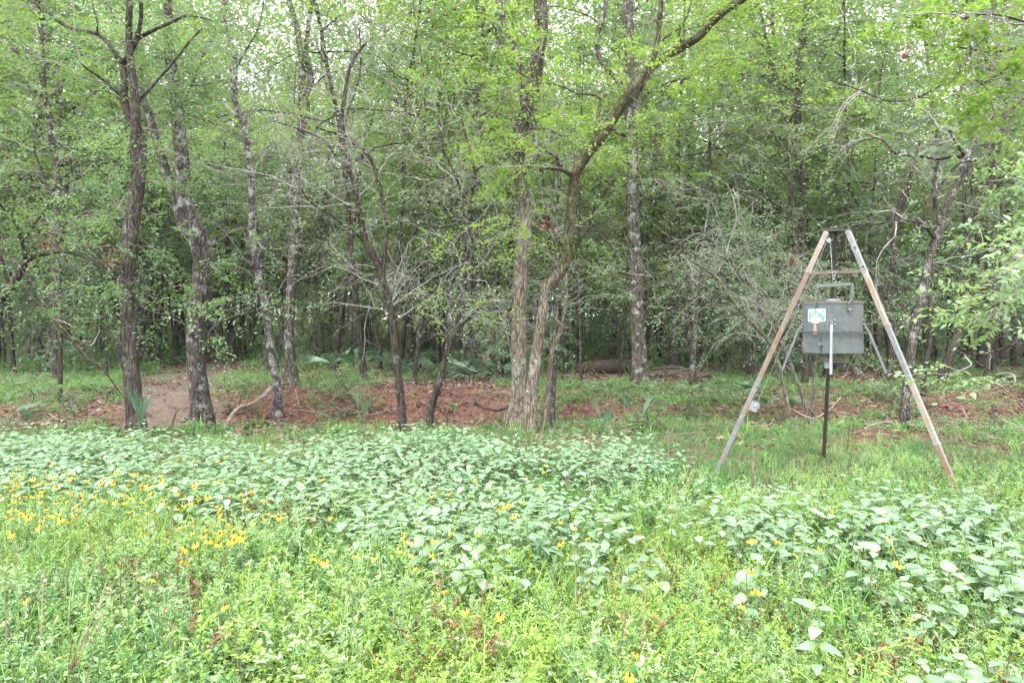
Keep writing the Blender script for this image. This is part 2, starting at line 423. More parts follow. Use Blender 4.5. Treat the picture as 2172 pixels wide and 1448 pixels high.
def tubes(mb, Pn, Rn, sides=4, wob=0.0, cap=False):
    """Pn N x K x 3 polylines, Rn N x K radii -> tubes in mb"""
    Pn = np.asarray(Pn, float); Rn = np.asarray(Rn, float)
    if Pn.ndim == 2:
        Pn = Pn[None]; Rn = Rn[None]
    n, k, _ = Pn.shape
    T = np.empty_like(Pn)
    T[:, 1:-1] = Pn[:, 2:] - Pn[:, :-2]; T[:, 0] = Pn[:, 1] - Pn[:, 0]; T[:, -1] = Pn[:, -1] - Pn[:, -2]
    T = norm(T)
    mean = norm(Pn[:, -1] - Pn[:, 0])
    ref = np.where(np.abs(mean[:, 2:3]) > 0.75, np.array([[1.0, 0, 0]]), np.array([[0, 0, 1.0]]))[:, None, :]
    U = norm(np.cross(T, np.broadcast_to(ref, T.shape))); W = np.cross(T, U)
    a = np.arange(sides) / sides * 2 * np.pi
    rad = Rn[:, :, None] * np.ones(sides)
    if wob:
        ss = np.arange(k)[None, :, None]
        ph = rng.random((n, 1, 1)) * 6.3
        rad = rad * (1 + wob * (0.5 * np.sin(2 * a + ss * 0.21 + ph) + 0.35 * np.sin(3 * a - ss * 0.33 + 2 * ph) + 0.25 * np.sin(5 * a + ss * 0.6 + ph))
                     + wob * 0.35 * (rng.random(rad.shape) - 0.5))
    V = Pn[:, :, None, :] + rad[..., None] * (np.cos(a)[:, None] * U[:, :, None, :] + np.sin(a)[:, None] * W[:, :, None, :])
    i = np.arange(k - 1)[:, None]; j = np.arange(sides)[None, :]
    q = np.stack((i * sides + j, i * sides + (j + 1) % sides, (i + 1) * sides + (j + 1) % sides, (i + 1) * sides + j), -1).reshape(-1, 4)
    F = (np.arange(n)[:, None, None] * (k * sides) + q[None]).reshape(-1, 4)
    mb.add(V.reshape(-1, 3), F)
    if cap:
        for b in range(n):
            off = mb.n - n * k * sides + b * k * sides
            for r_ in (0, k - 1):
                c = Pn[b, r_]
                ring = np.arange(sides) + r_ * sides
                base = mb.n
                mb.v.append(c[None]); mb.n += 1
                fs = np.stack((off + ring, off + np.roll(ring, -1), np.full(sides, base)), -1)
                if r_ == 0: fs = fs[:, ::-1]
                mb.f.append(fs)

def box(mb, c, s, rot=None):
    c = np.asarray(c, float); s = np.asarray(s, float) / 2
    v = np.array([(-1, -1, -1), (1, -1, -1), (1, 1, -1), (-1, 1, -1), (-1, -1, 1), (1, -1, 1), (1, 1, 1), (-1, 1, 1)], float) * s
    if rot is not None:
        v = v @ np.array(rot).T
    f = [(0, 3, 2, 1), (4, 5, 6, 7), (0, 1, 5, 4), (1, 2, 6, 5), (2, 3, 7, 6), (3, 0, 4, 7)]
    mb.add(v + c, f)

def bar(mb, a, b, w, d=None, up=(0, 0, 1), bev=0.0):
    """square bar from a to b"""
    a = np.asarray(a, float); b = np.asarray(b, float); d = d or w
    t = norm(b - a); up = np.asarray(up, float)
    if abs(t @ up) > 0.98: up = np.array((1.0, 0, 0))
    u = norm(np.cross(t, up)); v = np.cross(u, t)
    L_ = np.linalg.norm(b - a)
    rot = np.stack((u, v, t), 1)
    if not bev:
        box(mb, (a + b) / 2, (w, d, L_), rot); return
    q = []
    for sx, sy in ((1, 1), (-1, 1), (-1, -1), (1, -1)):
        x1, y1 = sx * (w / 2), sy * (d / 2 - bev); x2, y2 = sx * (w / 2 - bev), sy * d / 2
        q += ([(x1, y1), (x2, y2)] if sx * sy > 0 else [(x2, y2), (x1, y1)])
    q = np.array(q)
    n = len(q)
    V = np.concatenate([a + q[:, :1] * u + q[:, 1:] * v, b + q[:, :1] * u + q[:, 1:] * v])
    F = [(i, (i + 1) % n, n + (i + 1) % n, n + i) for i in range(n)]
    mb.add(V, F)
    mb.f.append(np.array([list(range(n))[::-1]]) + mb.n - 2 * n)
    mb.f.append(np.array([list(range(n, 2 * n))]) + mb.n - 2 * n)

def leaves(mb, pos, d, nrm, ln, wd, hi=False, uv=False):
    """one small folded leaf each; hi: six-sided with a curved tip"""
    d = norm(d); s = norm(np.cross(d, nrm)); nn = np.cross(s, d)
    ln = np.asarray(ln).reshape(-1, 1); wd = np.asarray(wd).reshape(-1, 1)
    n = len(pos)
    if not hi:
        mid = pos + d * ln * 0.48
        V = np.stack((pos, mid + s * wd * 0.5 + nn * wd * 0.12, pos + d * ln - nn * ln * 0.06, mid - s * wd * 0.5 + nn * wd * 0.12), 1)
        F = np.arange(n)[:, None] * 4 + np.array([0, 1, 2, 3])
        mb.add(V.reshape(-1, 3), F)
    else:
        p1 = pos + d * ln * 0.30; p2 = pos + d * ln * 0.66 - nn * ln * 0.04; tip = pos + d * ln - nn * ln * 0.14
        V = np.stack((pos, p1 + s * wd * 0.46 + nn * wd * 0.1, p2 + s * wd * 0.36 + nn * wd * .05, tip, p2 - s * wd * 0.36 + nn * wd * .05, p1 - s * wd * 0.46 + nn * wd * 0.1), 1)
        b = np.arange(n)[:, None] * 6
        mb.add(V.reshape(-1, 3), np.concatenate((b + np.array([0, 1, 2, 5]), b + np.array([5, 2, 3, 4]))))

def grow(starts, dirs, lens, k, wig=0.25, droop=0.0, up=0.0):
    """random-walk branches: N x k x 3"""
    n = len(starts)
    Pn = np.empty((n, k, 3)); Pn[:, 0] = starts
    d = norm(np.asarray(dirs, float)); step = (np.asarray(lens) / (k - 1))[:, None]
    for i in range(1, k):
        d = norm(d + rng.normal(0, wig, (n, 3)) + np.array([0, 0, up - droop * i / k]))
        Pn[:, i] = Pn[:, i - 1] + d * step
    return Pn

def pick_on(Pn, m, lo=0.15, hi=1.0):
    """m random points on given polylines -> positions, tangents, parent fraction"""
    n, k, _ = Pn.shape
    b = rng.integers(0, n, m); t = (lo + (hi - lo) * rng.random(m)) * (k - 1)
    i = np.minimum(t.astype(int), k - 2); f = (t - i)[:, None]
    p = Pn[b, i] * (1 - f) + Pn[b, i + 1] * f
    return p, norm(Pn[b, i + 1] - Pn[b, i]), t / (k - 1)

def side_dir(tan, spread=1.0, zf=0.35, zb=0.1):
    r = rng.normal(0, 1, tan.shape); r[:, 2] *= zf
    r -= tan * np.sum(r * tan, 1, keepdims=True)
    d = norm(r) * spread + tan * 0.6
    d[:, 2] += zb
    return norm(d)

def sprays(mb, tips, dirs, k=14, L_=0.5, leaf=0.06, flat=0.35, hi=False, asp=0.5, jit=0.25):
    """flat sprays of alternate leaves along a twig"""
    n = len(tips)
    if n == 0: return
    d = dirs.copy(); d[:, 2] *= 0.5; d = norm(d)
    up = norm(np.array([0, 0, 1.0]) + rng.normal(0, flat, (n, 3)))
    s = norm(np.cross(d, up)); up = np.cross(s, d)
    t = (np.arange(k) + 0.5) / k
    sg = np.where(np.arange(k) % 2 == 0, 1.0, -1.0)
    LL = (L_ * (0.6 + 0.8 * rng.random(n)))[:, None, None]
    pos = tips[:, None] + d[:, None] * (t[:, None] * LL) - np.array([0, 0, 1]) * (t[:, None] ** 2 * LL * 0.25)
    pos = pos + rng.normal(0, jit * leaf, pos.shape)
    ld = d[:, None] * 0.55 + s[:, None] * sg[:, None] * 0.85 + rng.normal(0, 0.3, pos.shape)
    ln = np.repeat(up[:, None], k, 1) + rng.normal(0, 0.35, pos.shape)
    sz = leaf * (0.65 + 0.7 * rng.random((n, k)))
    keep = rng.random((n, k)) < 0.85
    leaves(mb, pos[keep], ld[keep], ln[keep], sz[keep], sz[keep] * asp, hi=hi)

def skeleton(Lm, n1, l1, n2, l2, r1=0.0075, r2=0.0032, lo=0.35, zb=0.1, droop=0.10, wig=0.24, sides1=4, n3=0, l3=0.4):
    """Lm: list of main polylines (K x 3). returns twig MB and level arrays"""
    mains = np.stack([catmull(p, 16) for p in Lm])
    wl = np.array([np.linalg.norm(np.diff(p, axis=0), axis=1).sum() for p in mains])
    idx = rng.choice(len(mains), n1, p=wl / wl.sum())
    t = (lo + (1 - lo) * rng.random(n1)) * 15
    i = np.minimum(t.astype(int), 14); f = (t - i)[:, None]
    p = mains[idx, i] * (1 - f) + mains[idx, i + 1] * f
    tan = norm(mains[idx, i + 1] - mains[idx, i])
    A = grow(p, side_dir(tan, 1.0, 0.45, zb), l1 * (0.4 + 1.0 * rng.random(n1)), 9, wig, droop)
    tw = MB()
    rr = (r1 * (0.5 + 0.8 * rng.random(n1)))[:, None] * np.linspace(1, 0.35, 9)
    tubes(tw, A, rr, sides1)
    p, tan, _ = pick_on(A, n2, 0.12, 1.0)
    B = grow(p, side_dir(tan, 0.8, 0.3, 0.02), l2 * (0.4 + 1.0 * rng.random(n2)), 6, wig, droop)
    rr = (r2 * (0.5 + 0.8 * rng.random(n2)))[:, None] * np.linspace(1, 0.45, 6)
    tubes(tw, B, rr, 3)
    Cc = None
    if n3:
        p, tan, _ = pick_on(B, n3, 0.1, 1.0)
        Cc = grow(p, side_dir(tan, 0.8, 0.4, 0.0), l3 * (0.4 + rng.random(n3)), 4, wig, droop)
        rr = (r2 * 0.6) * np.ones((n3, 1)) * np.linspace(1, 0.5, 4)
        tubes(tw, Cc, rr, 3)
    return tw, A, B, Cc

# ------------------------------------------------------------------ ground
def axis(lo, hi, dlo, dhi, step, grow_=1.12):
    a = list(np.arange(dlo, dhi, step)); s = step
    while a[-1] < hi: s *= grow_; a.append(a[-1] + s)
    s = step; b = []; c = dlo
    while c > lo: s *= grow_; c -= s; b.append(c)
    return np.array(b[::-1] + a)
gx = axis(-500, 500, -13, 14, 0.16); gy = axis(-300, 900, 2.0, 26, 0.12)
GX, GY = np.meshgrid(gx, gy)
GZ = terrain(GX, GY)
mb = MB()
nx, ny = len(gx), len(gy)
ii, jj = np.meshgrid(np.arange(ny - 1), np.arange(nx - 1), indexing='ij')
q = np.stack((ii * nx + jj, ii * nx + jj + 1, (ii + 1) * nx + jj + 1, (ii + 1) * nx + jj), -1).reshape(-1, 4)
mb.add(np.stack((GX, GY, GZ), -1), q)
ground = mb.build("ground", M['ground'], smooth=True)
tag(ground, kind='structure')
for nm, fn in (("soil", soil_mask), ("path", path_mask)):
    at = ground.data.attributes.new(nm, 'FLOAT', 'POINT')
    at.data.foreach_set("value", fn(GX, GY).astype(np.float32).ravel())

# ------------------------------------------------------------------ scatter (stuff only)
PROTO = bpy.data.collections.new("ground_cover_sources")
def scatter(name, protos, pts, scl, kind='stuff', tilt=0.15, label=None, cat=None, idx=None):
    n = len(pts)
    me = bpy.data.meshes.new(name)
    me.vertices.add(n); me.vertices.foreach_set("co", np.asarray(pts, np.float32).ravel())
    rot = np.stack((rng.normal(0, tilt, n), rng.normal(0, tilt, n), rng.random(n) * 6.283), -1)
    a = me.attributes.new("rot", 'FLOAT_VECTOR', 'POINT'); a.data.foreach_set("vector", rot.astype(np.float32).ravel())
    a = me.attributes.new("scl", 'FLOAT', 'POINT'); a.data.foreach_set("value", np.asarray(scl, np.float32))
    a = me.attributes.new("idx", 'INT', 'POINT'); a.data.foreach_set("value", (rng.integers(0, len(protos), n) if idx is None else idx).astype(np.int32))
    o = bpy.data.objects.new(name, me); COL.objects.link(o)
    g = bpy.data.node_groups.new(name, 'GeometryNodeTree')
    g.interface.new_socket("Geometry", in_out='INPUT', socket_type='NodeSocketGeometry')
    g.interface.new_socket("Geometry", in_out='OUTPUT', socket_type='NodeSocketGeometry')
    gi = g.nodes.new("NodeGroupInput"); go = g.nodes.new("NodeGroupOutput")
    iop = g.nodes.new("GeometryNodeInstanceOnPoints"); iop.inputs['Pick Instance'].default_value = True
    jn = g.nodes.new("GeometryNodeJoinGeometry")
    for me_p in reversed(protos):
        po = bpy.data.objects.new(me_p.name, me_p); PROTO.objects.link(po)
        inf = g.nodes.new("GeometryNodeObjectInfo"); inf.inputs['Object'].default_value = po
        gti = g.nodes.new("GeometryNodeGeometryToInstance")
        g.links.new(inf.outputs['Geometry'], gti.inputs[0]); g.links.new(gti.outputs[0], jn.inputs[0])
    def attr(nm, ty):
        x = g.nodes.new("GeometryNodeInputNamedAttribute"); x.data_type = ty; x.inputs['Name'].default_value = nm; return x
    g.links.new(gi.outputs[0], iop.inputs['Points']); g.links.new(jn.outputs[0], iop.inputs['Instance'])
    g.links.new(attr("idx", 'INT').outputs[0], iop.inputs['Instance Index'])
    g.links.new(attr("rot", 'FLOAT_VECTOR').outputs[0], iop.inputs['Rotation'])
    g.links.new(attr("scl", 'FLOAT').outputs[0], iop.inputs['Scale'])
    g.links.new(iop.outputs[0], go.inputs[0])
    md = o.modifiers.new("scatter", 'NODES'); md.node_group = g
    tag(o, label, cat, kind=kind)
    return o

# ------------------------------------------------------------------ trees
def tree_traced(name, label, D, trunk, limbs=(), bark='bark_grey', leaf='leaf_mid', n1=20, l1=1.3, n2=90, l2=0.6, n3=0,
                lf=0, leafsz=0.055, l3=0.4, lo=0.4, flare=1.4, sides=14, group=None, bare=0.0, base_z=None, ddrift=0.6, zb=0.1,
                twigmat='twig', limbmat=None, hi=False, extra=None, cat='tree', sprayL=0.45, limb_leaf_only=False, split=None, upper=None):
    """trunk and limbs as (image x, image y, image width) at distance D; they become rounded 3-D limbs standing on the ground"""
    def conv(pl, D0, slope):
        out = []
        L0 = len(pl)
        for i, (px, py, w) in enumerate(pl):
            dd = D0 + slope * (i / max(1, L0 - 1))
            out.append(np.append(P(px, py, dd), w * dd / FPX / 2))
        return np.array(out)
    tk = conv(trunk, D, rnd.uniform(-0.3, 0.3))
    gz = float(terrain(tk[0][0], tk[0][1]))
    if base_z is None:
        # set the foot on the ground
        first = tk[0].copy()
        if first[2] > gz:
            foot = first.copy(); foot[2] = gz - 0.12; foot[3] *= 1.05
            tk = np.vstack((foot, tk))
        else:
            tk = tk[tk[:, 2] > gz + 0.02] if (tk[:, 2] > gz + 0.02).sum() > 2 else tk
            foot = first.copy(); foot[2] = gz - 0.12
            tk = np.vstack((foot, tk))
    org = np.array((tk[0][0], tk[0][1], gz if base_z is None else tk[0][2]))
    root = thing(name, tuple(org), label, cat, group)
    Lm = np.linalg.norm(np.diff(tk[:, :3], axis=0), axis=1).sum()
    n = max(12, int(Lm / 0.07)) if D < 20 else max(10, int(Lm / 0.2))
    c = catmull(tk, n)
    rad = np.maximum(c[:, 3], 0.006)
    h = c[:, 2] - gz
    if flare > 1: rad = rad * (1 + (flare - 1) * np.exp(-np.clip(h, 0, 9) / 0.24))
    ks = len(c)
    if split is not None:
        ks = int(np.argmax(to_px(c[:, 0], c[:, 1], c[:, 2])[1] < split))
    st0 = rng.bit_generator.state
    mbt = MB(); tubes(mbt, c[:ks, :3] - org, rad[:ks], sides, wob=0.09, cap=True)
    mbt.build("trunk", M[bark], root, smooth=True)
    if split is not None:
        mbt = MB(); tubes(mbt, c[ks - 3:, :3] - org, rad[ks - 3:] * np.linspace(0.90, 1.0, len(c) - ks + 3) ** 0.5, sides, wob=0.09, cap=True)
        mbt.build("upper_trunk", M[upper], root, smooth=True)
    mains = [c[:, :3] - org]
    for lb in limbs:
        # nearest trunk depth at the limb start
        st = lb[0]
        pr = np.array([to_px(q_[0], q_[1], q_[2]) for q_ in c[:, :3]])
        k = np.argmin(np.hypot(pr[:, 0] - st[0], pr[:, 1] - st[1]))
        l = conv(lb, c[k, 1], rnd.uniform(-ddrift, ddrift))
        n = max(8, int(np.linalg.norm(np.diff(l[:, :3], axis=0), axis=1).sum() / (0.08 if D < 20 else .2)))
        lc = catmull(l, n)
        mbl = MB(); tubes(mbl, lc[:, :3] - org, np.maximum(lc[:, 3], 0.005), 10, wob=0.08, cap=True)
        mbl.build("limb", M[limbmat or bark], root, smooth=True)
        mains.append(lc[:, :3] - org)
    if n1:
        src = mains[1:] if (limb_leaf_only and len(mains) > 1) else mains
        tw, A, B, Cc = skeleton(src, n1, l1, n2, l2, lo=lo, n3=n3, l3=l3, zb=zb)
        o = tw.build("twigs", M[twigmat], root); tag(o, kind='stuff')
        if lf:
            base = B if Cc is None else np.concatenate((B[:, -4:], Cc))
            fo = MB()
            p, tan, _ = pick_on(base, lf, 0.4, 1.0)
            sprays(fo, p, norm(tan + rng.normal(0, .4, tan.shape)), 12, sprayL, leafsz, hi=hi)
            o = fo.build("foliage", M[leaf], root); tag(o, kind='stuff')
    return root

GRP = "slender trees standing in the wood"
T = tree_traced
T("forked_tree", "slim grey tree with twin upper stems, at left over the fan palm tuft", 9.9,
  [(290, 905, 34), (283, 850, 32), (277, 760, 31), (270, 640, 29), (272, 540, 29), (280, 470, 28), (292, 400, 27), (298, 350, 24), (301, 300, 20), (291, 270, 17), (273, 246, 16), (262, 205, 16), (264, 173, 14), (259, 135, 14)],
  [[(292, 370, 22), (287, 311, 22), (288, 262, 20), (285, 193, 18), (277, 131, 16), (273, 69, 14), (274, 10, 13), (272, -60, 12)],
   [(259, 135, 13), (240, 107, 9), (222, 84, 9), (205, 72, 9), (176, 66, 8), (148, 60, 8), (114, 38, 7), (97, 21, 6), (66, 3, 5), (30, -15, 4)],
   [(259, 135, 14), (276, 112, 11), (290, 83, 10), (299, 41, 8), (299, 0, 8), (302, -50, 6)],
   [(291, 84, 8), (310, 72, 8), (331, 62, 7), (369, 45, 6), (397, 33, 5), (428, 38, 4), (460, 46, 3), (490, 45, 3)],
   [(283, 222, 6), (311, 197, 6), (338, 166, 5), (366, 135, 5), (404, 86, 4), (430, 60, 3)],
   [(262, 207, 7), (238, 186, 6), (214, 166, 5), (186, 148, 4), (173, 135, 3)],
   [(205, 72, 4), (207, 50, 4), (200, 25, 3), (195, 0, 3)]],
  bark='bark_furrow', leaf='leaf_mid', n1=34, l1=1.1, n2=150, l2=0.5, lf=800, leafsz=0.05, lo=0.55)
T("leaning_tree", "stout grey tree bent in the middle, forking above its bend, beside the dirt path", 11.6,
  [(427, 880, 50), (424, 850, 44), (419, 795, 38), (414, 726, 35), (418, 664, 38), (425, 605, 36), (430, 547, 41), (420, 500, 44), (405, 465, 36), (392, 430, 32), (386, 345, 30), (378, 259, 27), (369, 173, 24), (359, 104, 21), (356, 0, 18), (355, -60, 15)],
  [[(404, 500, 30), (385, 470, 24), (374, 420, 20), (352, 363, 18), (331, 293, 16), (318, 249, 15), (304, 214, 14), (287, 173, 12), (266, 104, 12), (249, 59, 11), (221, 0, 10), (200, -40, 9)],
   [(436, 680, 8), (480, 676, 5), (530, 662, 4), (560, 652, 3)],
   [(376, 480, 4), (350, 462, 4), (325, 455, 4), (302, 446, 3)]],
  bark='bark_grey', leaf='leaf_fresh', n1=34, l1=1.3, n2=180, l2=0.6, lf=1300, leafsz=0.05, lo=0.5, flare=1.2)
T("speckled_tree", "thin dark leaning tree flecked with white lichen behind the pale fallen branch", 13.4,
  [(588, 826, 18), (575, 745, 16), (560, 640, 15), (545, 560, 15), (535, 490, 14), (534, 400, 13), (530, 350, 13), (517, 262, 12), (500, 222, 11), (496, 190, 14), (497, 120, 11), (480, 60, 9), (474, -20, 8)],
  [[(520, 270, 6), (500, 245, 6), (480, 225, 4), (465, 205, 3)], [(497, 150, 6), (520, 110, 5), (548, 60, 4), (560, 0, 3)]],
  bark='bark_speck', leaf='leaf_grey', n1=40, l1=1.5, n2=200, l2=0.8, n3=200, lf=280, lo=0.3, twigmat='twig_pale')
T("forked_tree", "tall brown tree forking high up, behind and right of the lichen flecked leaning trunk", 15.6,
  [(616, 796, 30), (615, 760, 22), (613, 700, 19), (614, 640, 18), (621, 560, 18), (625, 450, 18), (630, 350, 18), (640, 270, 20), (642, 220, 18), (640, 130, 14), (630, 62, 13), (612, 0, 11), (600, -40, 10)],
  [[(641, 250, 14), (652, 200, 14), (660, 170, 13), (650, 110, 10), (655, 50, 9), (662, 0, 8)], [(640, 225, 4), (660, 190, 4), (690, 160, 3), (720, 150, 3)]],
  bark='bark_grey', leaf='leaf_mid', n1=24, l1=1.4, n2=100, l2=0.7, lf=420, lo=0.45)
T("twin_stemmed_tree", "dark slim twin stemmed tree rising from the red soil bank, covered in bare twigs", 11.0,
  [(853, 880, 17), (846, 812, 17), (838, 743, 16), (828, 657, 16), (808, 581, 16), (790, 540, 15), (776, 512, 14), (762, 450, 12), (750, 390, 11), (741, 345, 10), (728, 300, 9), (725, 250, 9), (732, 200, 8), (740, 150, 7), (760, 110, 6), (790, 80, 4)],
  [[(812, 590, 12), (815, 545, 10), (820, 500, 9), (817, 449, 9), (803, 387, 9), (790, 345, 8), (779, 328, 8), (750, 300, 7), (731, 287, 6), (700, 280, 4), (670, 270, 3)],
   [(779, 328, 6), (790, 315, 5), (830, 305, 4), (862, 296, 3), (895, 220, 3)],
   [(776, 512, 7), (740, 485, 6), (700, 455, 5), (660, 430, 4), (635, 395, 4)],
   [(728, 300, 6), (735, 250, 5), (752, 200, 4), (765, 140, 4), (762, 60, 3)],
   [(741, 345, 6), (715, 335, 5), (690, 300, 4), (650, 280, 3), (590, 260, 3)]],
  bark='bark_dark', leaf='leaf_grey', n1=70, l1=1.8, n2=380, l2=0.9, n3=520, l3=0.5, lf=260, lo=0.25, twigmat='twig_pale')
T("slanting_tree", "slender crooked tree slanting right out of the red soil, left of the big mottled trunk", 11.2,
  [(912, 880, 15), (931, 812, 14), (945, 761, 13), (966, 705, 13), (973, 670, 12), (979, 643, 12), (983, 588, 12), (988, 536, 12), (995, 471, 11), (997, 449, 10), (1003, 400, 8), (1007, 366, 7), (996, 320, 6), (985, 276, 5), (975, 240, 4)],
  [[(997, 449, 6), (985, 425, 6), (966, 373, 5), (945, 330, 5), (938, 305, 4), (942, 262, 4), (950, 230, 3)],
   [(966, 705, 8), (980, 688, 7), (1010, 660, 5), (1035, 640, 4), (1060, 632, 3)],
   [(1004, 380, 4), (1030, 400, 3), (1060, 430, 3), (1090, 470, 3)],
   [(1007, 366, 4), (1035, 340, 3), (1060, 322, 3)]],
  bark='bark_dark', leaf='leaf_grey', n1=50, l1=1.6, n2=280, l2=0.8, n3=360, l3=0.5, lf=240, lo=0.25, twigmat='twig_pale')
T("mottled_tree", "big pale mottled tree curving upward at centre, left trunk of the close pair", 10.4,
  [(1096, 888, 38), (1098, 860, 35), (1100, 830, 33), (1101, 778, 32), (1100, 692, 31), (1104, 605, 31), (1110, 536, 30), (1112, 449, 30), (1103, 363, 30), (1101, 311, 30), (1111, 259, 31), (1127, 214, 32), (1135, 155, 31), (1142, 104, 30), (1148, 52, 30), (1146, 0, 29), (1140, -60, 27)],
  [[(1110, 240, 14), (1109, 190, 13), (1104, 145, 13), (1090, 95, 14), (1070, 50, 14), (1058, 0, 13), (1050, -40, 12)],
   [(1108, 352, 18), (1122, 346, 17), (1136, 334, 16), (1140, 318, 14), (1135, 300, 12), (1133, 270, 11), (1136, 240, 9)],
   [(1128, 265, 5), (1110, 262, 4), (1070, 250, 3), (1040, 246, 3)]],
  bark='bark_mottled', leaf='leaf_yellow', n1=24, l1=1.3, n2=120, l2=0.6, lf=430, lo=0.45, flare=1.3, limbmat='bark_grey', sides=18)
T("mossy_tree", "mossy tree sweeping far up to the right, right trunk of the close pair", 9.8,
  [(1125, 905, 27), (1126, 847, 25), (1131, 800, 24), (1138, 750, 24), (1146, 700, 22), (1152, 650, 22), (1158, 612, 23), (1175, 592, 23), (1197, 564, 22), (1206, 519, 21), (1209, 467, 21), (1214, 410, 21), (1220, 372, 24), (1242, 331, 25), (1273, 291, 24), (1308, 238, 23), (1330, 205, 22), (1356, 173, 21), (1382, 142, 20), (1415, 119, 19), (1450, 98, 18), (1483, 77, 17), (1510, 47, 17), (1545, 18, 16), (1580, -5, 15), (1640, -50, 13)],
  [[(1216, 372, 10), (1205, 366, 10), (1190, 359, 9), (1170, 357, 7), (1156, 357, 5)],
   [(1190, 359, 7), (1183, 345, 7), (1182, 335, 6), (1165, 325, 5), (1158, 320, 4)],
   [(1222, 350, 6), (1219, 320, 6), (1210, 300, 6), (1187, 285, 6), (1160, 275, 5), (1128, 271, 4)],
   [(1266, 290, 7), (1268, 250, 7), (1273, 208, 7), (1250, 200, 5), (1225, 198, 4), (1180, 180, 3), (1140, 175, 3), (1080, 140, 3)],
   [(1382, 142, 14), (1390, 110, 13), (1396, 70, 12), (1400, 30, 12), (1404, -30, 11)],
   [(1300, 245, 8), (1330, 225, 8), (1355, 200, 8), (1372, 165, 7), (1388, 130, 6), (1400, 90, 5), (1440, 60, 4), (1460, 20, 3)],
   [(1207, 500, 4), (1180, 505, 4), (1150, 520, 4), (1100, 545, 3), (1060, 560, 3)],
   [(1450, 98, 5), (1440, 70, 4), (1460, 30, 3), (1470, -20, 3)]],
  bark='bark_two_tone', leaf='leaf_yellow', n1=40, l1=1.1, n2=230, l2=0.55, lf=1000, leafsz=0.05, lo=0.45, sides=16, flare=1.15, limbmat='bark_moss')
T("thin_tree", "thin pale bowed tree right of the close pair of trunks", 10.8,
  [(1154, 884, 13), (1164, 812, 11), (1169, 754, 10), (1180, 722, 9), (1190, 699, 8), (1198, 650, 8), (1201, 600, 7), (1205, 560, 6), (1216, 520, 5)], (),
  bark='bark_pale', n1=10, l1=0.8, n2=40, l2=0.4, lf=60, lo=0.4)
T("thin_tree", "thin straight grey tree just behind the close pair of trunks", 12.2,
  [(1171, 874, 13), (1175, 761, 12), (1178, 657, 10), (1180, 554, 9), (1176, 470, 8), (1180, 380, 7), (1186, 300, 5)], (),
  bark='bark_grey', n1=14, l1=1.0, n2=60, l2=0.5, lf=140, lo=0.4)
T("straight_tree", "tall straight scaly barked tree right of centre with a smooth foot", 16.2,
  [(1359, 832, 38), (1357, 800, 34), (1356, 743, 31), (1351, 657, 30), (1349, 554, 28), (1344, 480, 27), (1342, 414, 26), (1341, 276, 25), (1338, 150, 24), (1333, 60, 22), (1330, -40, 20)],
  [[(1341, 250, 8), (1360, 215, 8), (1385, 190, 7), (1420, 175, 5), (1470, 165, 4)], [(1340, 200, 12), (1310, 170, 11), (1275, 130, 11), (1266, 80, 12), (1280, 30, 11), (1290, -20, 9)]],
  bark='bark_grey', leaf='leaf_yellow', n1=30, l1=1.8, n2=130, l2=0.8, lf=850, leafsz=0.07, lo=0.45, flare=1.3)
T("hooked_tree", "brown leaning tree at right rising from a pale foot, with crooked arms reaching left", 10.9,
  [(1920, 880, 19), (1925, 802, 18), (1935, 732, 17), (1951, 649, 17), (1966, 574, 17), (1983, 512, 18), (1995, 480, 15), (2007, 438, 14), (2035, 380, 13), (2049, 335, 13), (2058, 310, 12), (2069, 293, 11), (2094, 242, 10), (2101, 190, 9), (2111, 138, 8), (2120, 90, 5)],
  [[(2049, 332, 8), (2020, 333, 7), (1987, 337, 7), (1950, 331, 6), (1900, 325, 6), (1880, 305, 4), (1862, 293, 4), (1820, 300, 3)],
   [(2046, 330, 7), (2034, 312, 6), (2022, 292, 6), (2014, 276, 5)],
   [(2062, 305, 9), (2050, 280, 8), (2038, 262, 7), (2033, 240, 7), (2030, 215, 6), (2040, 180, 5), (2034, 130, 4)],
   [(1984, 510, 9), (1975, 495, 8), (1960, 475, 7), (1930, 468, 5), (1900, 468, 4), (1865, 474, 3)],
   [(1962, 485, 6), (1958, 455, 6), (1990, 400, 5), (2030, 350, 4), (2070, 340, 4)],
   [(1985, 490, 8), (1983, 440, 8), (1982, 400, 8), (1985, 360, 6), (1995, 330, 5)],
   [(2096, 220, 6), (2080, 205, 6), (2070, 195, 5), (2060, 190, 4)],
   [(2101, 175, 5), (2060, 170, 4), (2000, 180, 4), (1950, 205, 4), (1890, 215, 3), (1820, 190, 3), (1760, 170, 3)],
   [(2104, 165, 4), (2115, 160, 4), (2130, 155, 3)]],
  bark='bark_grey', leaf='leaf_grey', n1=40, l1=1.3, n2=200, l2=0.7, n3=160, lf=200, lo=0.35, twigmat='twig_pale', limbmat='bark_dark')
T("dark_tree", "dark upright tree right of the feeder with a crooked arm at knee height", 16.5,
  [(1892, 785, 19), (1893, 750, 16), (1897, 699, 13), (1884, 655, 15), (1890, 600, 12), (1894, 560, 11), (1897, 491, 11), (1905, 450, 12), (1925, 400, 13), (1935, 360, 8), (1950, 300, 6)],
  [[(1900, 690, 9), (1920, 682, 9), (1926, 672, 8), (1918, 655, 6), (1918, 625, 4)], [(1895, 735, 5), (1885, 700, 5), (1875, 640, 5), (1870, 600, 3)]],
  bark='bark_dark', leaf='leaf_dark', n1=30, l1=1.5, n2=120, l2=0.7, lf=500, lo=0.45)
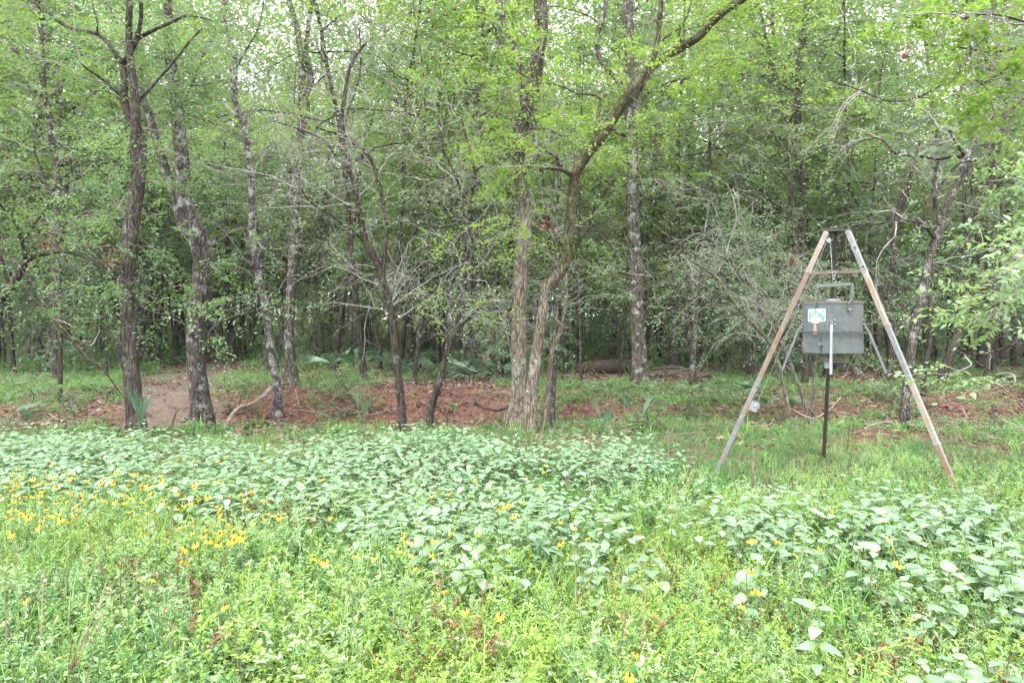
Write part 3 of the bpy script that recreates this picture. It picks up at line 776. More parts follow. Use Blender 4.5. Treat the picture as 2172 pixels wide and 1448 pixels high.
T("dark_tree", "dark thick leaning tree seen through the hanging leafy branch at right", 16.0,
  [(2000, 792, 17), (2014, 755, 17), (2029, 715, 17), (2037, 660, 17), (2042, 600, 17), (2046, 554, 16), (2053, 483, 15), (2072, 440, 14), (2095, 400, 13), (2110, 350, 12), (2120, 300, 10), (2135, 220, 8)],
  [[(2050, 500, 9), (2045, 440, 9), (2048, 380, 9), (2055, 300, 9), (2058, 200, 8)]],
  bark='bark_dark', leaf='leaf_dark', n1=26, l1=1.5, n2=110, l2=0.7, lf=420, lo=0.5)
T("dark_sapling", "thin dark curving sapling just right of the feeder, left of the leaning dark tree", 14.2,
  [(1959, 822, 10), (1962, 780, 9), (1970, 740, 9), (1974, 700, 8), (1972, 660, 7), (1975, 600, 6), (1982, 560, 5)], (), bark='bark_dark', leaf='leaf_dark', n1=12, l1=0.9, n2=50, l2=0.5, lf=150)
T("tiered_tree", "dark tree with level leafy tiers rising behind the feeder's frame", 18.0,
  [(1714, 822, 18), (1712, 780, 16), (1712, 700, 15), (1706, 600, 14), (1700, 500, 14), (1706, 431, 12), (1701, 390, 13), (1694, 345, 15), (1692, 293, 12), (1693, 207, 16), (1696, 138, 15), (1704, 69, 13), (1714, 0, 12), (1720, -60, 10)],
  [[(1694, 345, 8), (1720, 325, 7), (1750, 295, 6), (1790, 260, 4)], [(1693, 310, 7), (1670, 300, 6), (1640, 290, 4), (1600, 300, 3)],
   [(1693, 170, 6), (1650, 130, 5), (1610, 90, 4), (1580, 50, 3), (1560, 20, 3)], [(1694, 180, 7), (1730, 150, 6), (1765, 90, 5), (1785, 50, 4)],
   [(1701, 400, 6), (1740, 395, 5), (1790, 385, 4), (1850, 390, 3)], [(1696, 200, 6), (1660, 180, 4), (1600, 160, 4), (1550, 180, 3)]],
  bark='bark_dark', leaf='leaf_mid', n1=110, l1=2.0, n2=420, l2=0.9, lf=2600, leafsz=0.075, lo=0.35, sprayL=0.6, zb=0.0, twigmat='twig_dark')
for i, (tk, sd) in enumerate([
    ([(1673, 880, 8), (1659, 802, 8), (1645, 755, 8), (1630, 723, 8), (1605, 695, 8), (1581, 670, 8), (1560, 645, 7), (1543, 620, 7), (1518, 587, 6), (1470, 555, 5), (1440, 540, 3)], "lowest slanting"),
    ([(1713, 883, 8), (1702, 840, 8), (1688, 802, 7), (1675, 765, 7), (1663, 740, 8), (1630, 682, 7), (1601, 640, 7), (1572, 587, 5), (1540, 540, 4), (1500, 500, 3)], "upper slanting"),
    ([(1724, 862, 6), (1727, 800, 6), (1730, 752, 6), (1733, 690, 6), (1728, 640, 5), (1715, 560, 4)], "nearly upright")]):
    T("pale_stem", "pale olive thin stem behind the feeder's left leg, the %s one of three" % sd, 11.3 + 0.3 * i, tk, (),
      bark='bark_olive', leaf='leaf_grey', n1=18, l1=1.1, n2=90, l2=0.6, n3=90, lf=330, lo=0.4, group="pale stems behind the feeder", leafsz=0.045)
T("buttressed_tree", "massive pale old tree at far left with a hollow blackened foot", 29.0,
  [(75, 765, 52), (82, 730, 42), (92, 680, 33), (100, 620, 30), (110, 540, 27), (118, 450, 26), (120, 330, 24), (112, 200, 22), (95, 100, 20), (85, 0, 18)],
  [[(80, 740, 12), (55, 752, 9), (38, 772, 6)], [(85, 740, 10), (100, 755, 8), (112, 770, 5)]],
  bark='bark_pale', leaf='leaf_grey', n1=26, l1=2.5, n2=100, l2=1.0, lf=600, leafsz=0.1, flare=1.5, sides=20, lo=0.5)
T("leaning_tree", "dark footed tree behind the slim forked one, leaning left", 24.0,
  [(262, 752, 22), (254, 735, 17), (247, 700, 15), (242, 640, 14), (236, 560, 14), (230, 480, 12), (228, 380, 10), (225, 280, 9)], (),
  bark='bark_grey', leaf='leaf_mid', n1=24, l1=1.8, n2=100, l2=0.8, lf=500, leafsz=0.08)
T("arching_tree", "dark limb of a tree beyond the left edge, arching right under twigs", 9.2,
  [(-60, 690, 20), (-20, 650, 19), (10, 625, 17), (35, 590, 15), (50, 562, 14), (62, 548, 12), (90, 538, 10), (125, 533, 8), (165, 540, 6), (200, 560, 5), (240, 585, 4), (285, 605, 4), (330, 630, 3), (360, 650, 3)],
  [[(56, 555, 9), (48, 520, 8), (40, 490, 8), (25, 460, 7), (0, 435, 6), (-30, 410, 5)], [(20, 610, 8), (0, 545, 7), (-15, 520, 6)],
   [(48, 515, 5), (70, 480, 4), (100, 440, 4), (115, 430, 3)]],
  bark='bark_dark', leaf='leaf_mid', n1=30, l1=1.0, n2=120, l2=0.5, n3=60, lf=520, leafsz=0.05, lo=0.25, twigmat='twig_dark', base_z=True, flare=1.0, cat='tree')
T("dark_sapling", "thin dark sapling with a zigzag fork on the left before the massive pale tree", 14.0,
  [(128, 700, 8), (126, 600, 8), (124, 524, 7), (131, 500, 7), (133, 480, 7), (118, 440, 6), (104, 407, 6), (92, 373, 5), (80, 340, 5), (73, 321, 4), (74, 290, 4), (80, 250, 3)],
  [[(133, 480, 5), (160, 462, 4), (185, 450, 3)], [(104, 407, 4), (140, 390, 3), (180, 370, 3)]],
  bark='bark_dark', leaf='leaf_mid', n1=30, l1=1.2, n2=140, l2=0.6, n3=100, lf=330)
T("dark_tree", "dark crooked tree high at left with an arm turning right", 17.0,
  [(120, 740, 14), (118, 640, 14), (116, 500, 15), (122, 420, 15), (120, 350, 14), (112, 325, 13), (108, 290, 11), (104, 242, 10), (95, 200, 10), (92, 150, 9), (88, 80, 7), (70, 20, 6)],
  [[(119, 352, 11), (140, 345, 12), (152, 336, 13), (162, 315, 8), (172, 290, 5)], [(95, 195, 6), (80, 150, 5), (60, 110, 4), (20, 80, 3)]],
  bark='bark_dark', leaf='leaf_yellow', n1=36, l1=1.5, n2=150, l2=0.7, lf=700, leafsz=0.07)
T("ruddy_tree", "wide ruddy trunk standing behind the dark twin stemmed tree", 33.0,
  [(774, 735, 32), (770, 710, 28), (766, 657, 24), (765, 588, 22), (768, 500, 20), (775, 400, 18), (780, 300, 17), (785, 180, 15), (790, 60, 12)],
  (), bark='bark_grey', leaf='leaf_grey', n1=24, l1=2.4, n2=90, l2=1.0, lf=500, leafsz=0.1)
T("dark_footed_tree", "dark footed tree with flaring roots in the shade right of the close pair", 32.0,
  [(1222, 757, 22), (1221, 730, 18), (1220, 680, 16), (1222, 600, 15), (1224, 500, 14), (1222, 400, 13), (1226, 250, 12), (1228, 80, 10)], [[(1215, 745, 9), (1200, 735, 7), (1192, 738, 4)], [(1228, 735, 7), (1238, 735, 5), (1245, 738, 3)]],
  bark='bark_dark', leaf='leaf_yellow', n1=24, l1=2.2, n2=90, l2=1.0, lf=600, leafsz=0.1, flare=1.6)
for lab, D, tk, bk in [
    ("straight dark thin tree at the head of the dirt path, nearest the stout leaning one", 24.0, [(482, 782, 13), (481, 740, 11), (482, 680, 10), (483, 600, 11), (482, 520, 9), (478, 420, 8), (475, 300, 7)], 'bark_dark'),
    ("thin dark tree leaning right beside a straight one at the head of the path", 27.0, [(500, 757, 8), (496, 715, 9), (492, 680, 8), (500, 620, 6), (512, 570, 5), (520, 540, 4)], 'bark_dark'),
    ("dark thin tree left of the stout leaning trunk, above the path", 26.0, [(376, 760, 10), (374, 720, 8), (374, 640, 7), (375, 560, 6), (372, 470, 6), (368, 380, 5)], 'bark_dark'),
    ("grey thin tree with a pale stretch, right behind the stout leaning trunk", 30.0, [(446, 737, 15), (446, 690, 12), (443, 640, 11), (440, 560, 10), (442, 470, 9), (448, 350, 8)], 'bark_grey'),
    ("dark stubby looking trunk behind the slim forked tree's right side", 27.0, [(321, 745, 12), (320, 700, 12), (318, 650, 9), (322, 580, 8), (326, 500, 7), (325, 400, 6)], 'bark_dark'),
    ("dark thin tree close behind the slim forked tree", 24.5, [(290, 750, 11), (288, 700, 10), (284, 640, 10), (288, 540, 9), (292, 440, 8), (290, 300, 7)], 'bark_grey'),
    ("very dark thin trunk at far left in front of the hollow footed giant", 20.0, [(28, 775, 10), (26, 740, 9), (22, 690, 8), (20, 640, 7), (22, 560, 6)], 'bark_dark'),
    ("straight thin tree left of the ruddy trunk with a crossing branch", 30.0, [(716, 742, 10), (716, 700, 9), (714, 630, 8), (712, 560, 8), (714, 460, 7), (710, 350, 6)], 'bark_dark'),
    ("thin black sapling curving behind the dark twin stemmed tree", 20.0, [(806, 752, 8), (798, 700, 7), (790, 655, 8), (778, 620, 6), (770, 580, 5), (765, 520, 4)], 'bark_dark'),
    ("leaning dark trunk between the slanting tree and the big mottled trunk", 20.0, [(1076, 770, 13), (1076, 730, 13), (1080, 680, 12), (1082, 600, 11), (1085, 520, 10), (1084, 400, 9)], 'bark_dark'),
    ("grey tree behind the slanting tree, its foot among palm fans", 24.0, [(1003, 760, 16), (1003, 700, 14), (1000, 640, 13), (1000, 560, 12), (1004, 460, 11), (1010, 350, 10), (1008, 200, 8)], 'bark_grey'),
    ("bent black sapling with a forked top, right of the straight scaly tree", 20.0, [(1415, 770, 7), (1414, 730, 7), (1408, 690, 7), (1400, 672, 6), (1398, 668, 5), (1412, 655, 5), (1420, 640, 4)], 'bark_dark'),
    ("straight black thin trunk between the scaly tree and the feeder", 19.0, [(1589, 800, 10), (1586, 750, 9), (1582, 700, 8), (1580, 640, 7), (1583, 560, 6), (1590, 480, 5)], 'bark_dark'),
    ("black thin trunk left of the feeder's left leg, slanting left", 24.0, [(1568, 760, 7), (1563, 720, 6), (1556, 690, 6), (1552, 640, 5), (1556, 560, 4)], 'bark_dark'),
    ("dark distant trunk right of the bent black sapling", 30.0, [(1508, 750, 10), (1507, 710, 9), (1506, 660, 8), (1508, 580, 7), (1504, 480, 7)], 'bark_dark'),
    ("pale distant trunk showing high above the pale slanting stems", 30.0, [(1462, 762, 22), (1462, 700, 18), (1460, 600, 17), (1461, 480, 16), (1465, 340, 16), (1466, 200, 15), (1472, 40, 13)], 'bark_grey'),
    ("grey vine clad tree rising right of the leaning dark tree", 26.0, [(2062, 770, 20), (2060, 700, 17), (2056, 600, 16), (2062, 480, 17), (2066, 380, 16), (2072, 240, 14), (2075, 80, 12)], 'bark_olive'),
    ("dark upright trunk behind the leafy branch at the right edge", 22.0, [(2150, 770, 12), (2148, 700, 11), (2145, 600, 10), (2140, 520, 9), (2138, 420, 8)], 'bark_dark'),
    ("dark trunk behind the feeder's right leg, half hidden", 24.0, [(1842, 760, 9), (1843, 700, 8), (1846, 620, 8), (1850, 520, 7)], 'bark_dark'),
    ("small curved black tree in the clearing left of the straight scaly tree", 22.0, [(1337, 790, 6), (1336, 740, 6), (1328, 710, 5), (1310, 685, 4), (1285, 665, 4), (1262, 648, 3)], 'bark_dark')]:
    T("slender_tree", lab, D, tk, (), bark=bk, leaf=rnd.choice(['leaf_mid', 'leaf_grey', 'leaf_dark']), n1=12, l1=1.4, n2=50, l2=0.7, lf=200,
      leafsz=0.07, sides=9, group="thin trunks of the middle wood", lo=0.5, twigmat='twig_dark')

# leafy branches hanging in from the right edge (their tree stands outside the picture)
T("leafy_bough", "light green leafy bough hanging in low from the right edge", 4.6,
  [(2458, 560, 20), (2368, 590, 14), (2278, 640, 10), (2208, 690, 7), (2148, 730, 5), (2088, 750, 4), (2028, 748, 3)],
  [[(2308, 640, 6), (2268, 600, 5), (2218, 570, 4), (2148, 560, 3)], [(2278, 640, 6), (2238, 720, 5), (2188, 790, 4), (2128, 800, 3), (2038, 745, 2)],
   [(2368, 590, 7), (2328, 540, 6), (2268, 490, 4), (2198, 470, 3)], [(2238, 700, 5), (2198, 660, 4), (2138, 640, 3), (2088, 660, 2)]],
  bark='bark_dark', leaf='leaf_fresh', n1=34, l1=0.34, n2=110, l2=0.2, lf=270, leafsz=0.045, lo=0.3, base_z=True, hi=True, sprayL=0.22, ddrift=0.5, zb=0.0, flare=1, cat='branch', limb_leaf_only=True)
T("leafy_bough", "leafy bough at the right edge just above the lowest one", 5.6,
  [(2470, 330, 18), (2380, 380, 12), (2300, 420, 8), (2240, 450, 5), (2170, 480, 4), (2120, 490, 3)],
  [[(2300, 420, 5), (2240, 400, 4), (2180, 400, 3)], [(2300, 420, 5), (2250, 500, 4), (2190, 550, 3), (2130, 570, 3)], [(2380, 380, 6), (2300, 480, 5), (2230, 560, 4), (2170, 620, 3)]],
  bark='bark_dark', leaf='leaf_fresh', n1=30, l1=0.4, n2=100, l2=0.22, lf=210, leafsz=0.05, lo=0.35, base_z=True, hi=True, sprayL=0.25, ddrift=0.6, zb=0.0, flare=1, cat='branch', limb_leaf_only=True)
T("leafy_bough", "bright yellow green leafy bough in the top right corner", 6.6,
  [(2420, 60, 18), (2330, 80, 12), (2250, 90, 9), (2180, 100, 6), (2100, 110, 5), (2030, 100, 4), (1960, 95, 3)],
  [[(2250, 90, 5), (2180, 50, 4), (2100, 30, 4), (2040, 40, 3)], [(2180, 100, 5), (2130, 150, 4), (2080, 180, 3)], [(2250, 90, 5), (2200, 180, 4), (2150, 230, 3)]],
  bark='bark_dark', leaf='leaf_yellow', n1=34, l1=0.6, n2=120, l2=0.3, lf=300, leafsz=0.06, lo=0.3, base_z=True, hi=True, sprayL=0.28, ddrift=0.6, zb=0.0, flare=1, cat='branch', limb_leaf_only=True)

# procedural woodland kinds, each built once and then copied
def wood_tree(name, H, r0, leafm, barkm, nl, n1, l1, n2, l2, lf, leafsz, crown0, sprayL=0.6, lean=0.04, wig=0.035, lamp=(1.2, 3.0)):
    root = thing(name, (0, 0, 0), "", 'tree')
    tk = grow(np.zeros((1, 3)), np.array([[rng.normal(0, lean), rng.normal(0, lean), 1.0]]), [H], 14, wig, up=0.03)[0]
    tk[0, 2] = -0.2
    c = catmull(np.column_stack((tk, r0 * np.linspace(1, 0.25, 14))), 34)
    rad = c[:, 3] * (1 + 0.4 * np.exp(-np.clip(c[:, 2], 0, 9) / 0.25))
    mt = MB(); tubes(mt, c[:, :3], rad, 10, wob=0.07)
    tr = mt.build("trunk", M[barkm], root, smooth=True)
    # limbs
    f = crown0 + (0.97 - crown0) * (np.arange(nl) + rng.random(nl)) / nl
    idx = np.clip((f * 33).astype(int), 0, 33)
    az = np.arange(nl) * 2.4 + rng.random(nl)
    up = 0.15 + 0.9 * ((f - crown0) / (1 - crown0)) ** 1.5
    d = np.stack((np.cos(az), np.sin(az), up), -1)
    ln = lamp[1] + (lamp[0] - lamp[1]) * ((f - crown0) / (1 - crown0)) ** 1.2
    ln = ln * (0.7 + 0.6 * rng.random(nl))
    Lb = grow(c[idx, :3], d, ln, 12, 0.14, 0.15)
    rr = (np.minimum(c[idx, 3] * 0.5, 0.012 + 0.014 * ln))[:, None] * np.linspace(1, 0.25, 12)
    ml = MB(); tubes(ml, Lb, rr, 5)
    o = ml.build("limbs", M[barkm], root, smooth=True); tag(o, kind='stuff')
    p, tan, _ = pick_on(Lb, n1, 0.2, 1.0)
    A = grow(p, side_dir(tan, 1.0, 0.35, 0.03), l1 * (0.4 + rng.random(n1)), 7, 0.2, 0.12)
    tw = MB(); tubes(tw, A, 0.007 * np.ones((n1, 1)) * np.linspace(1.2, 0.5, 7), 3)
    p, tan, _ = pick_on(A, n2, 0.2, 1.0)
    B = grow(p, side_dir(tan, 0.8, 0.3, 0.0), l2 * (0.4 + rng.random(n2)), 4, 0.2, 0.1)
    tubes(tw, B, 0.004 * np.ones((n2, 1)) * np.linspace(1, 0.5, 4), 3)
    o = tw.build("twigs", M['twig' if barkm != 'bark_dark' else 'twig_dark'], root); tag(o, kind='stuff')
    fo = MB()
    p, tan, _ = pick_on(np.concatenate((A[:, -4:], B)), lf, 0.2, 1.0)
    sprays(fo, p, norm(tan + rng.normal(0, 0.3, tan.shape)), 12, sprayL, leafsz)
    o = fo.build("foliage", M[leafm], root); tag(o, kind='stuff')
    return root

big = [wood_tree("forest_tree", 15, 0.17, 'leaf_yellow', 'bark_grey', 26, 150, 1.6, 420, 0.8, 2700, 0.095, 0.34),
       wood_tree("forest_tree", 17, 0.22, 'leaf_mid', 'bark_grey', 28, 160, 1.8, 440, 0.8, 2800, 0.10, 0.32, lamp=(1.4, 3.6)),
       wood_tree("forest_tree", 13, 0.12, 'leaf_mid', 'bark_dark', 24, 130, 1.4, 380, 0.7, 2300, 0.085, 0.30),
       wood_tree("forest_tree", 14, 0.14, 'leaf_grey', 'bark_grey', 24, 140, 1.5, 380, 0.7, 2300, 0.08, 0.30),
       wood_tree("forest_tree", 16, 0.18, 'leaf_dark', 'bark_dark', 26, 150, 1.6, 420, 0.8, 2600, 0.09, 0.34),
       wood_tree("forest_tree", 12, 0.10, 'leaf_yellow', 'bark_dark', 24, 130, 1.4, 380, 0.7, 2300, 0.085, 0.28)]
mid = [wood_tree("young_tree", 7, 0.05, 'leaf_mid', 'bark_dark', 20, 90, 1.0, 260, 0.5, 900, 0.06, 0.28, 0.45, 0.08, 0.06, (0.7, 1.9)),
       wood_tree("young_tree", 6, 0.045, 'leaf_grey', 'bark_grey', 18, 90, 1.0, 260, 0.5, 800, 0.055, 0.25, 0.45, 0.10, 0.07, (0.6, 1.8)),
       wood_tree("young_tree", 8, 0.06, 'leaf_yellow', 'bark_dark', 20, 90, 1.1, 260, 0.5, 900, 0.065, 0.30, 0.5, 0.08, 0.05, (0.8, 2.2)),
       wood_tree("young_tree", 5, 0.035, 'leaf_dark', 'bark_dark', 16, 80, 0.8, 240, 0.45, 700, 0.05, 0.22, 0.4, 0.12, 0.08, (0.5, 1.5))]
low = [wood_tree("sapling", 3.2, 0.02, 'leaf_grey', 'bark_grey', 14, 60, 0.6, 180, 0.35, 420, 0.05, 0.10, 0.3, 0.15, 0.10, (0.4, 1.1)),
       wood_tree("sapling", 2.6, 0.018, 'leaf_mid', 'bark_dark', 13, 60, 0.6, 180, 0.35, 420, 0.045, 0.08, 0.3, 0.15, 0.12, (0.4, 1.0)),
       wood_tree("sapling", 3.8, 0.024, 'leaf_dark', 'bark_dark', 15, 60, 0.7, 180, 0.4, 450, 0.055, 0.12, 0.35, 0.15, 0.10, (0.4, 1.2))]

thin = [wood_tree("thin_trunked_tree", 11, 0.055, 'leaf_mid', 'bark_dark', 18, 90, 1.0, 260, 0.5, 770, 0.07, 0.42, 0.5, 0.05, 0.04, (0.8, 2.2)),
        wood_tree("thin_trunked_tree", 12, 0.07, 'leaf_yellow', 'bark_dark', 18, 90, 1.1, 260, 0.5, 840, 0.075, 0.45, 0.5, 0.08, 0.05, (0.8, 2.4)),
        wood_tree("thin_trunked_tree", 9, 0.04, 'leaf_grey', 'bark_dark', 16, 90, 1.0, 260, 0.5, 630, 0.06, 0.38, 0.45, 0.10, 0.06, (0.7, 2.0))]

def place(kinds, spots, label, group, cat, smin, smax):
    used = [False] * len(kinds)
    for (x, y) in spots:
        k = rnd.randrange(len(kinds))
        o = copy_tree(kinds[k]) if used[k] else kinds[k]
        used[k] = True
        s = rnd.uniform(smin, smax)
        o.location = (x, y, float(terrain(x, y)) - 0.02)
        o.rotation_euler = (0, 0, rnd.uniform(0, 6.283))
        o.scale = (s * rnd.uniform(0.9, 1.1), s * rnd.uniform(0.9, 1.1), s)
        row = 'near' if y < 26 else ('mid' if y < 36 else 'far')
        tag(o, label[k] + ' ' + where(x, y) + {'near': ', nearest row', 'mid': ', middle rows', 'far': ', far rows'}[row], cat, group)

def where(x, y, fine=True):
    px = 1086 + x / y * FPX
    for lim, t in ((0, "beyond the left edge"), (200, "at the far left"), (340, "behind the slim forked tree"), (520, "behind the stout leaning tree"), (700, "behind the tall brown forked tree"),
                   (900, "behind the dark twin stemmed tree"), (1050, "behind the slanting tree"), (1260, "behind the close pair of trunks"), (1440, "behind the straight scaly tree"),
                   (1640, "behind the pale slanting stems"), (1880, "behind the feeder"), (2040, "behind the leaning tree at right"), (2172, "at the far right"), (1e9, "beyond the right edge")):
        if px < lim: return t

def spots(y0, y1, step, rr=0.45, xk=0.80, xa=2.5, avoid=None, gain=1.0):
    out = []; y = y0
    while y < y1:
        st = step * (1 + gain * (y - y0) / max(1, y1 - y0)) if gain != 1.0 else step
        x = -(xk * y + xa)
        while x < xk * y + xa:
            xx = x + rnd.uniform(-rr, rr) * st; yy = y + rnd.uniform(-rr, rr) * st
            if avoid is None or not avoid(xx, yy): out.append((xx, yy))
            x += st
        y += st
    return out

def near_path(x, y, w=1.2):
    if y > 27: return False
    return float(path_mask(x, y)) > 0.01 or abs(x - np.interp(y, PATH[:, 1], PATH[:, 0])) < w
place(big, spots(21, 52, 4.7, avoid=lambda x, y: near_path(x, y, 1.0)), ["yellow green tall tree", "green tall thick tree", "green tall dark stemmed tree", "greyish tall tree", "dark green tall tree", "yellow green dark stemmed tree"], "tall forest trees deep in the wood", 'tree', 0.8, 1.15)
place(mid, spots(17, 42, 4.2, avoid=lambda x, y: near_path(x, y, 1.5)), ["green young understorey tree", "greyish young understorey tree", "yellow green young tree", "short dark green young tree"], "young understorey trees in the wood", 'tree', 0.75, 1.2)
place(thin, spots(16.5, 48, 2.9, avoid=lambda x, y: near_path(x, y, 1.0)), ["green tree on a thin dark trunk", "yellow green tree on a slim dark trunk", "grey green tree on a very thin trunk"], "thin dark trunks crowding the middle of the wood", 'tree', 0.75, 1.2)
place(low, spots(20, 42, 4.2, avoid=lambda x, y: near_path(x, y, 1.5)), ["greyish small sapling", "green small sapling", "dark green small sapling"], "saplings on the wood floor", 'sapling', 0.7, 1.3)

# low bushes along the bank
bushes = [wood_tree("bush", 1.1, 0.012, 'lowgreen', 'bark_dark', 14, 50, 0.3, 150, 0.2, 260, 0.035, 0.04, 0.18, 0.2, 0.15, (0.2, 0.5)),
          wood_tree("bush", 0.9, 0.010, 'leaf_mid', 'bark_dark', 12, 50, 0.28, 150, 0.2, 240, 0.04, 0.04, 0.18, 0.2, 0.15, (0.2, 0.5))]
for k, (px, D, s_, lab) in enumerate([(760, 13.3, 0.95, "green bush on the bank just left of the twin stemmed tree's foot"), (705, 14.2, 0.7, "small bush left of the bigger one on the red bank"), (505, 13.6, 0.7, "bright low bush on the bank right of the stout trunk"),
                                      (150, 12.0, 0.7, "low bush on the red bank left of the slim forked tree"), (60, 13.0, 0.8, "low bush at the far left behind the meadow"), (1460, 12.4, 0.6, "small bush in the grass right of the scaly tree"),
                                      (1375, 10.3, 0.55, "leafy weed bush at the meadow edge below the scaly tree"), (1890, 13.4, 0.7, "low bush behind the feeder's right leg"), (2100, 11.5, 0.6, "low bush on the red soil at the right edge")]):
    o = bushes[k] if k < 2 else copy_tree(bushes[k % 2])
    x = (px - 1086) / FPX * D
    o.location = (x, D, float(terrain(x, D)) - 0.02); o.rotation_euler = (0, 0, k * 1.3); o.scale = (s_ * 1.2, s_ * 1.2, s_)
    tag(o, lab, 'bush', "low bushes along the bank")

# far-off wood that reads as one mass, low growth in a haze-paled leaf colour, brighter crowns above it
for nm, nF, h0, h1, mt, lz, lab in (("distant_thicket", 9000, 0.0, 5.5, 'leaf_far_hazed', 0.34, "low thicket closing the far end of the wood"),
                                    ("distant_undergrowth", 19000, 0.0, 12, 'leaf_far_hazed', 0.34, "mass of far grey green undergrowth closing the view"),
                                    ("distant_crowns", 22000, 8, 46, 'leaf_mid', 0.50, "mass of far bright crowns above the undergrowth")):
    fo = MB()
    yy = 50 + 34 * rng.random(nF); xx = (rng.random(nF) * 2 - 1) * (0.85 * yy + 6)
    hh = h0 + (h1 - h0) * rng.random(nF) ** 0.95
    cl = wav(xx, yy, 0.35) + wav(xx, hh * 2, 0.5, 1.0)
    k = cl > (-1.1 if h0 > 5 else -9) + np.clip((hh - 28) / 20, 0, 0.7)
    p = np.stack((xx, yy, terrain(xx, yy) + hh), -1)[k]
    d = norm(rng.normal(0, 1, p.shape) * np.array([1, 1, 0.3]))
    sprays(fo, p, d, 12, 2.6, lz, flat=0.5, jit=1.2)
    o = fo.build(nm, M[mt]); tag(o, lab, "woods", kind='stuff')

# ------------------------------------------------------------------ ground-cover plants
def broad_leaf_mesh(name, Lf, Wf, droop=0.35, fold=0.12, nu=8):
    """ovate leaf, base at origin, along +X, with UV (u across -1..1, v along 0..1)"""
    t = np.linspace(0, 1, nu)
    prof = np.sin(np.pi * np.clip(t, 0, 1) ** 0.72) ** 0.85 * (1 - 0.15 * t)
    prof[0] = 0.02; prof[-1] = 0.0
    xs = Lf * (t - 0.05 * t ** 2); zs = Lf * (0.22 * t - droop * t ** 2)
    V, U = [], []
    for a in (-1, -0.5, 0, 0.5, 1):
        V.append(np.stack((xs, a * Wf / 2 * prof, zs + abs(a) * fold * Wf * prof * (1 - 0.9 * abs(a)) + 0.012 * Lf * np.sin(t * 20 + a) * abs(a)), -1))
        U.append(np.stack((np.full(nu, a) * prof, t), -1))
    m_ = MB()
    F = [(r * nu + i, r * nu + i + 1, (r + 1) * nu + i + 1, (r + 1) * nu + i) for r in range(4) for i in range(nu - 1)]
    m_.add(np.concatenate(V), F, np.concatenate(U))
    return m_

def rotz(a):
    c, s = math.cos(a), math.sin(a); return np.array(((c, -s, 0), (s, c, 0), (0, 0, 1)))
def roty(a):
    c, s = math.cos(a), math.sin(a); return np.array(((c, 0, s), (0, 1, 0), (-s, 0, c)))

def broadleaf_proto(i, H=0.32, Lf=0.11, tiers=4):
    m_ = MB(); base = None
    th = rng.random() * 6.28
    for k in range(tiers):
        z = H * (1 - 0.24 * k); s = (0.72, 1.0, 1.0, 0.85)[min(k, 3)] * Lf
        for a in (0, math.pi):
            lf_ = broad_leaf_mesh("x", s * (0.85 + 0.3 * rng.random()), s * 0.66, nu=6 if i >= 0 else 8)
            v = lf_.v[0] + np.array((0.012 + 0.02 * (k > 0), 0, 0))
            v = v @ roty(-0.2 + 0.45 * rng.random() + 0.08 * k).T @ rotz(th + a + rng.normal(0, 0.2)).T + np.array((0, 0, z + rng.normal(0, .006)))
            m_.add(v, lf_.f[0], lf_.uv[0])
        th += math.pi / 2 + rng.normal(0, 0.15)
    return m_.mesh("broadleaf_clump", M['broad'], smooth=True)

broad_protos = [broadleaf_proto(i, 0.22 + 0.12 * rng.random(), 0.058 + 0.034 * rng.random(), 3 + i % 2) for i in range(8)]

def weed_proto(mat, n_st=9, H=0.16, leaf=0.035, k=10, spread=0.08, asp=0.42, name="weed_clump"):
    m_ = MB()
    st = np.column_stack((rng.normal(0, spread, n_st), rng.normal(0, spread, n_st), np.zeros(n_st)))
    S = grow(st, np.column_stack((rng.normal(0, .35, n_st), rng.normal(0, .35, n_st), np.ones(n_st))), H * (0.6 + 0.7 * rng.random(n_st)), 6, 0.12)
    tubes(m_, S, 0.0014 * np.ones((n_st, 6)), 3)
    p, tan, t = pick_on(S, n_st * k, 0.15, 1.0)
    d = norm(rng.normal(0, 1, p.shape) * np.array([1, 1, 0.25]) + np.array([0, 0, 0.35]))
    sz = leaf * (0.6 + 0.7 * rng.random(len(p)))
    leaves(m_, p, d, norm(np.array([0, 0, 1.0]) + rng.normal(0, .35, p.shape)), sz, sz * asp, hi=False)
    return m_.mesh(name, M[mat])

def grass_proto(mat, n=26, H=0.22, w=0.006, spread=0.05, bend=0.9, name="grass_tuft"):
    m_ = MB()
    st = np.column_stack((rng.normal(0, spread, n), rng.normal(0, spread, n), np.zeros(n)))
    az = rng.random(n) * 6.283
    out = np.stack((np.cos(az), np.sin(az), np.zeros(n)), -1)
    h = H * (0.5 + 0.8 * rng.random(n)); b = bend * (0.3 + 0.8 * rng.random(n))
    t = np.linspace(0, 1, 5)
    c = st[:, None] + np.array([0, 0, 1.0]) * (h[:, None, None] * (t - 0.35 * t ** 2 * np.minimum(b, 1)[:, None])[..., None]) + out[:, None] * (h * b)[:, None, None] * (t ** 2)[None, :, None] * 0.8
    sd = np.stack((-np.sin(az), np.cos(az), np.zeros(n)), -1)[:, None]
    ww = (w * (1 - t ** 1.5) + 0.0004)[None, :, None]
    V = np.stack((c - sd * ww, c + sd * ww), 2)
    q = np.array([(2 * i, 2 * i + 1, 2 * i + 3, 2 * i + 2) for i in range(4)])
    F = (np.arange(n)[:, None, None] * 10 + q[None]).reshape(-1, 4)
    m_.add(V.reshape(-1, 3), F)
    return m_.mesh(name, M[mat])

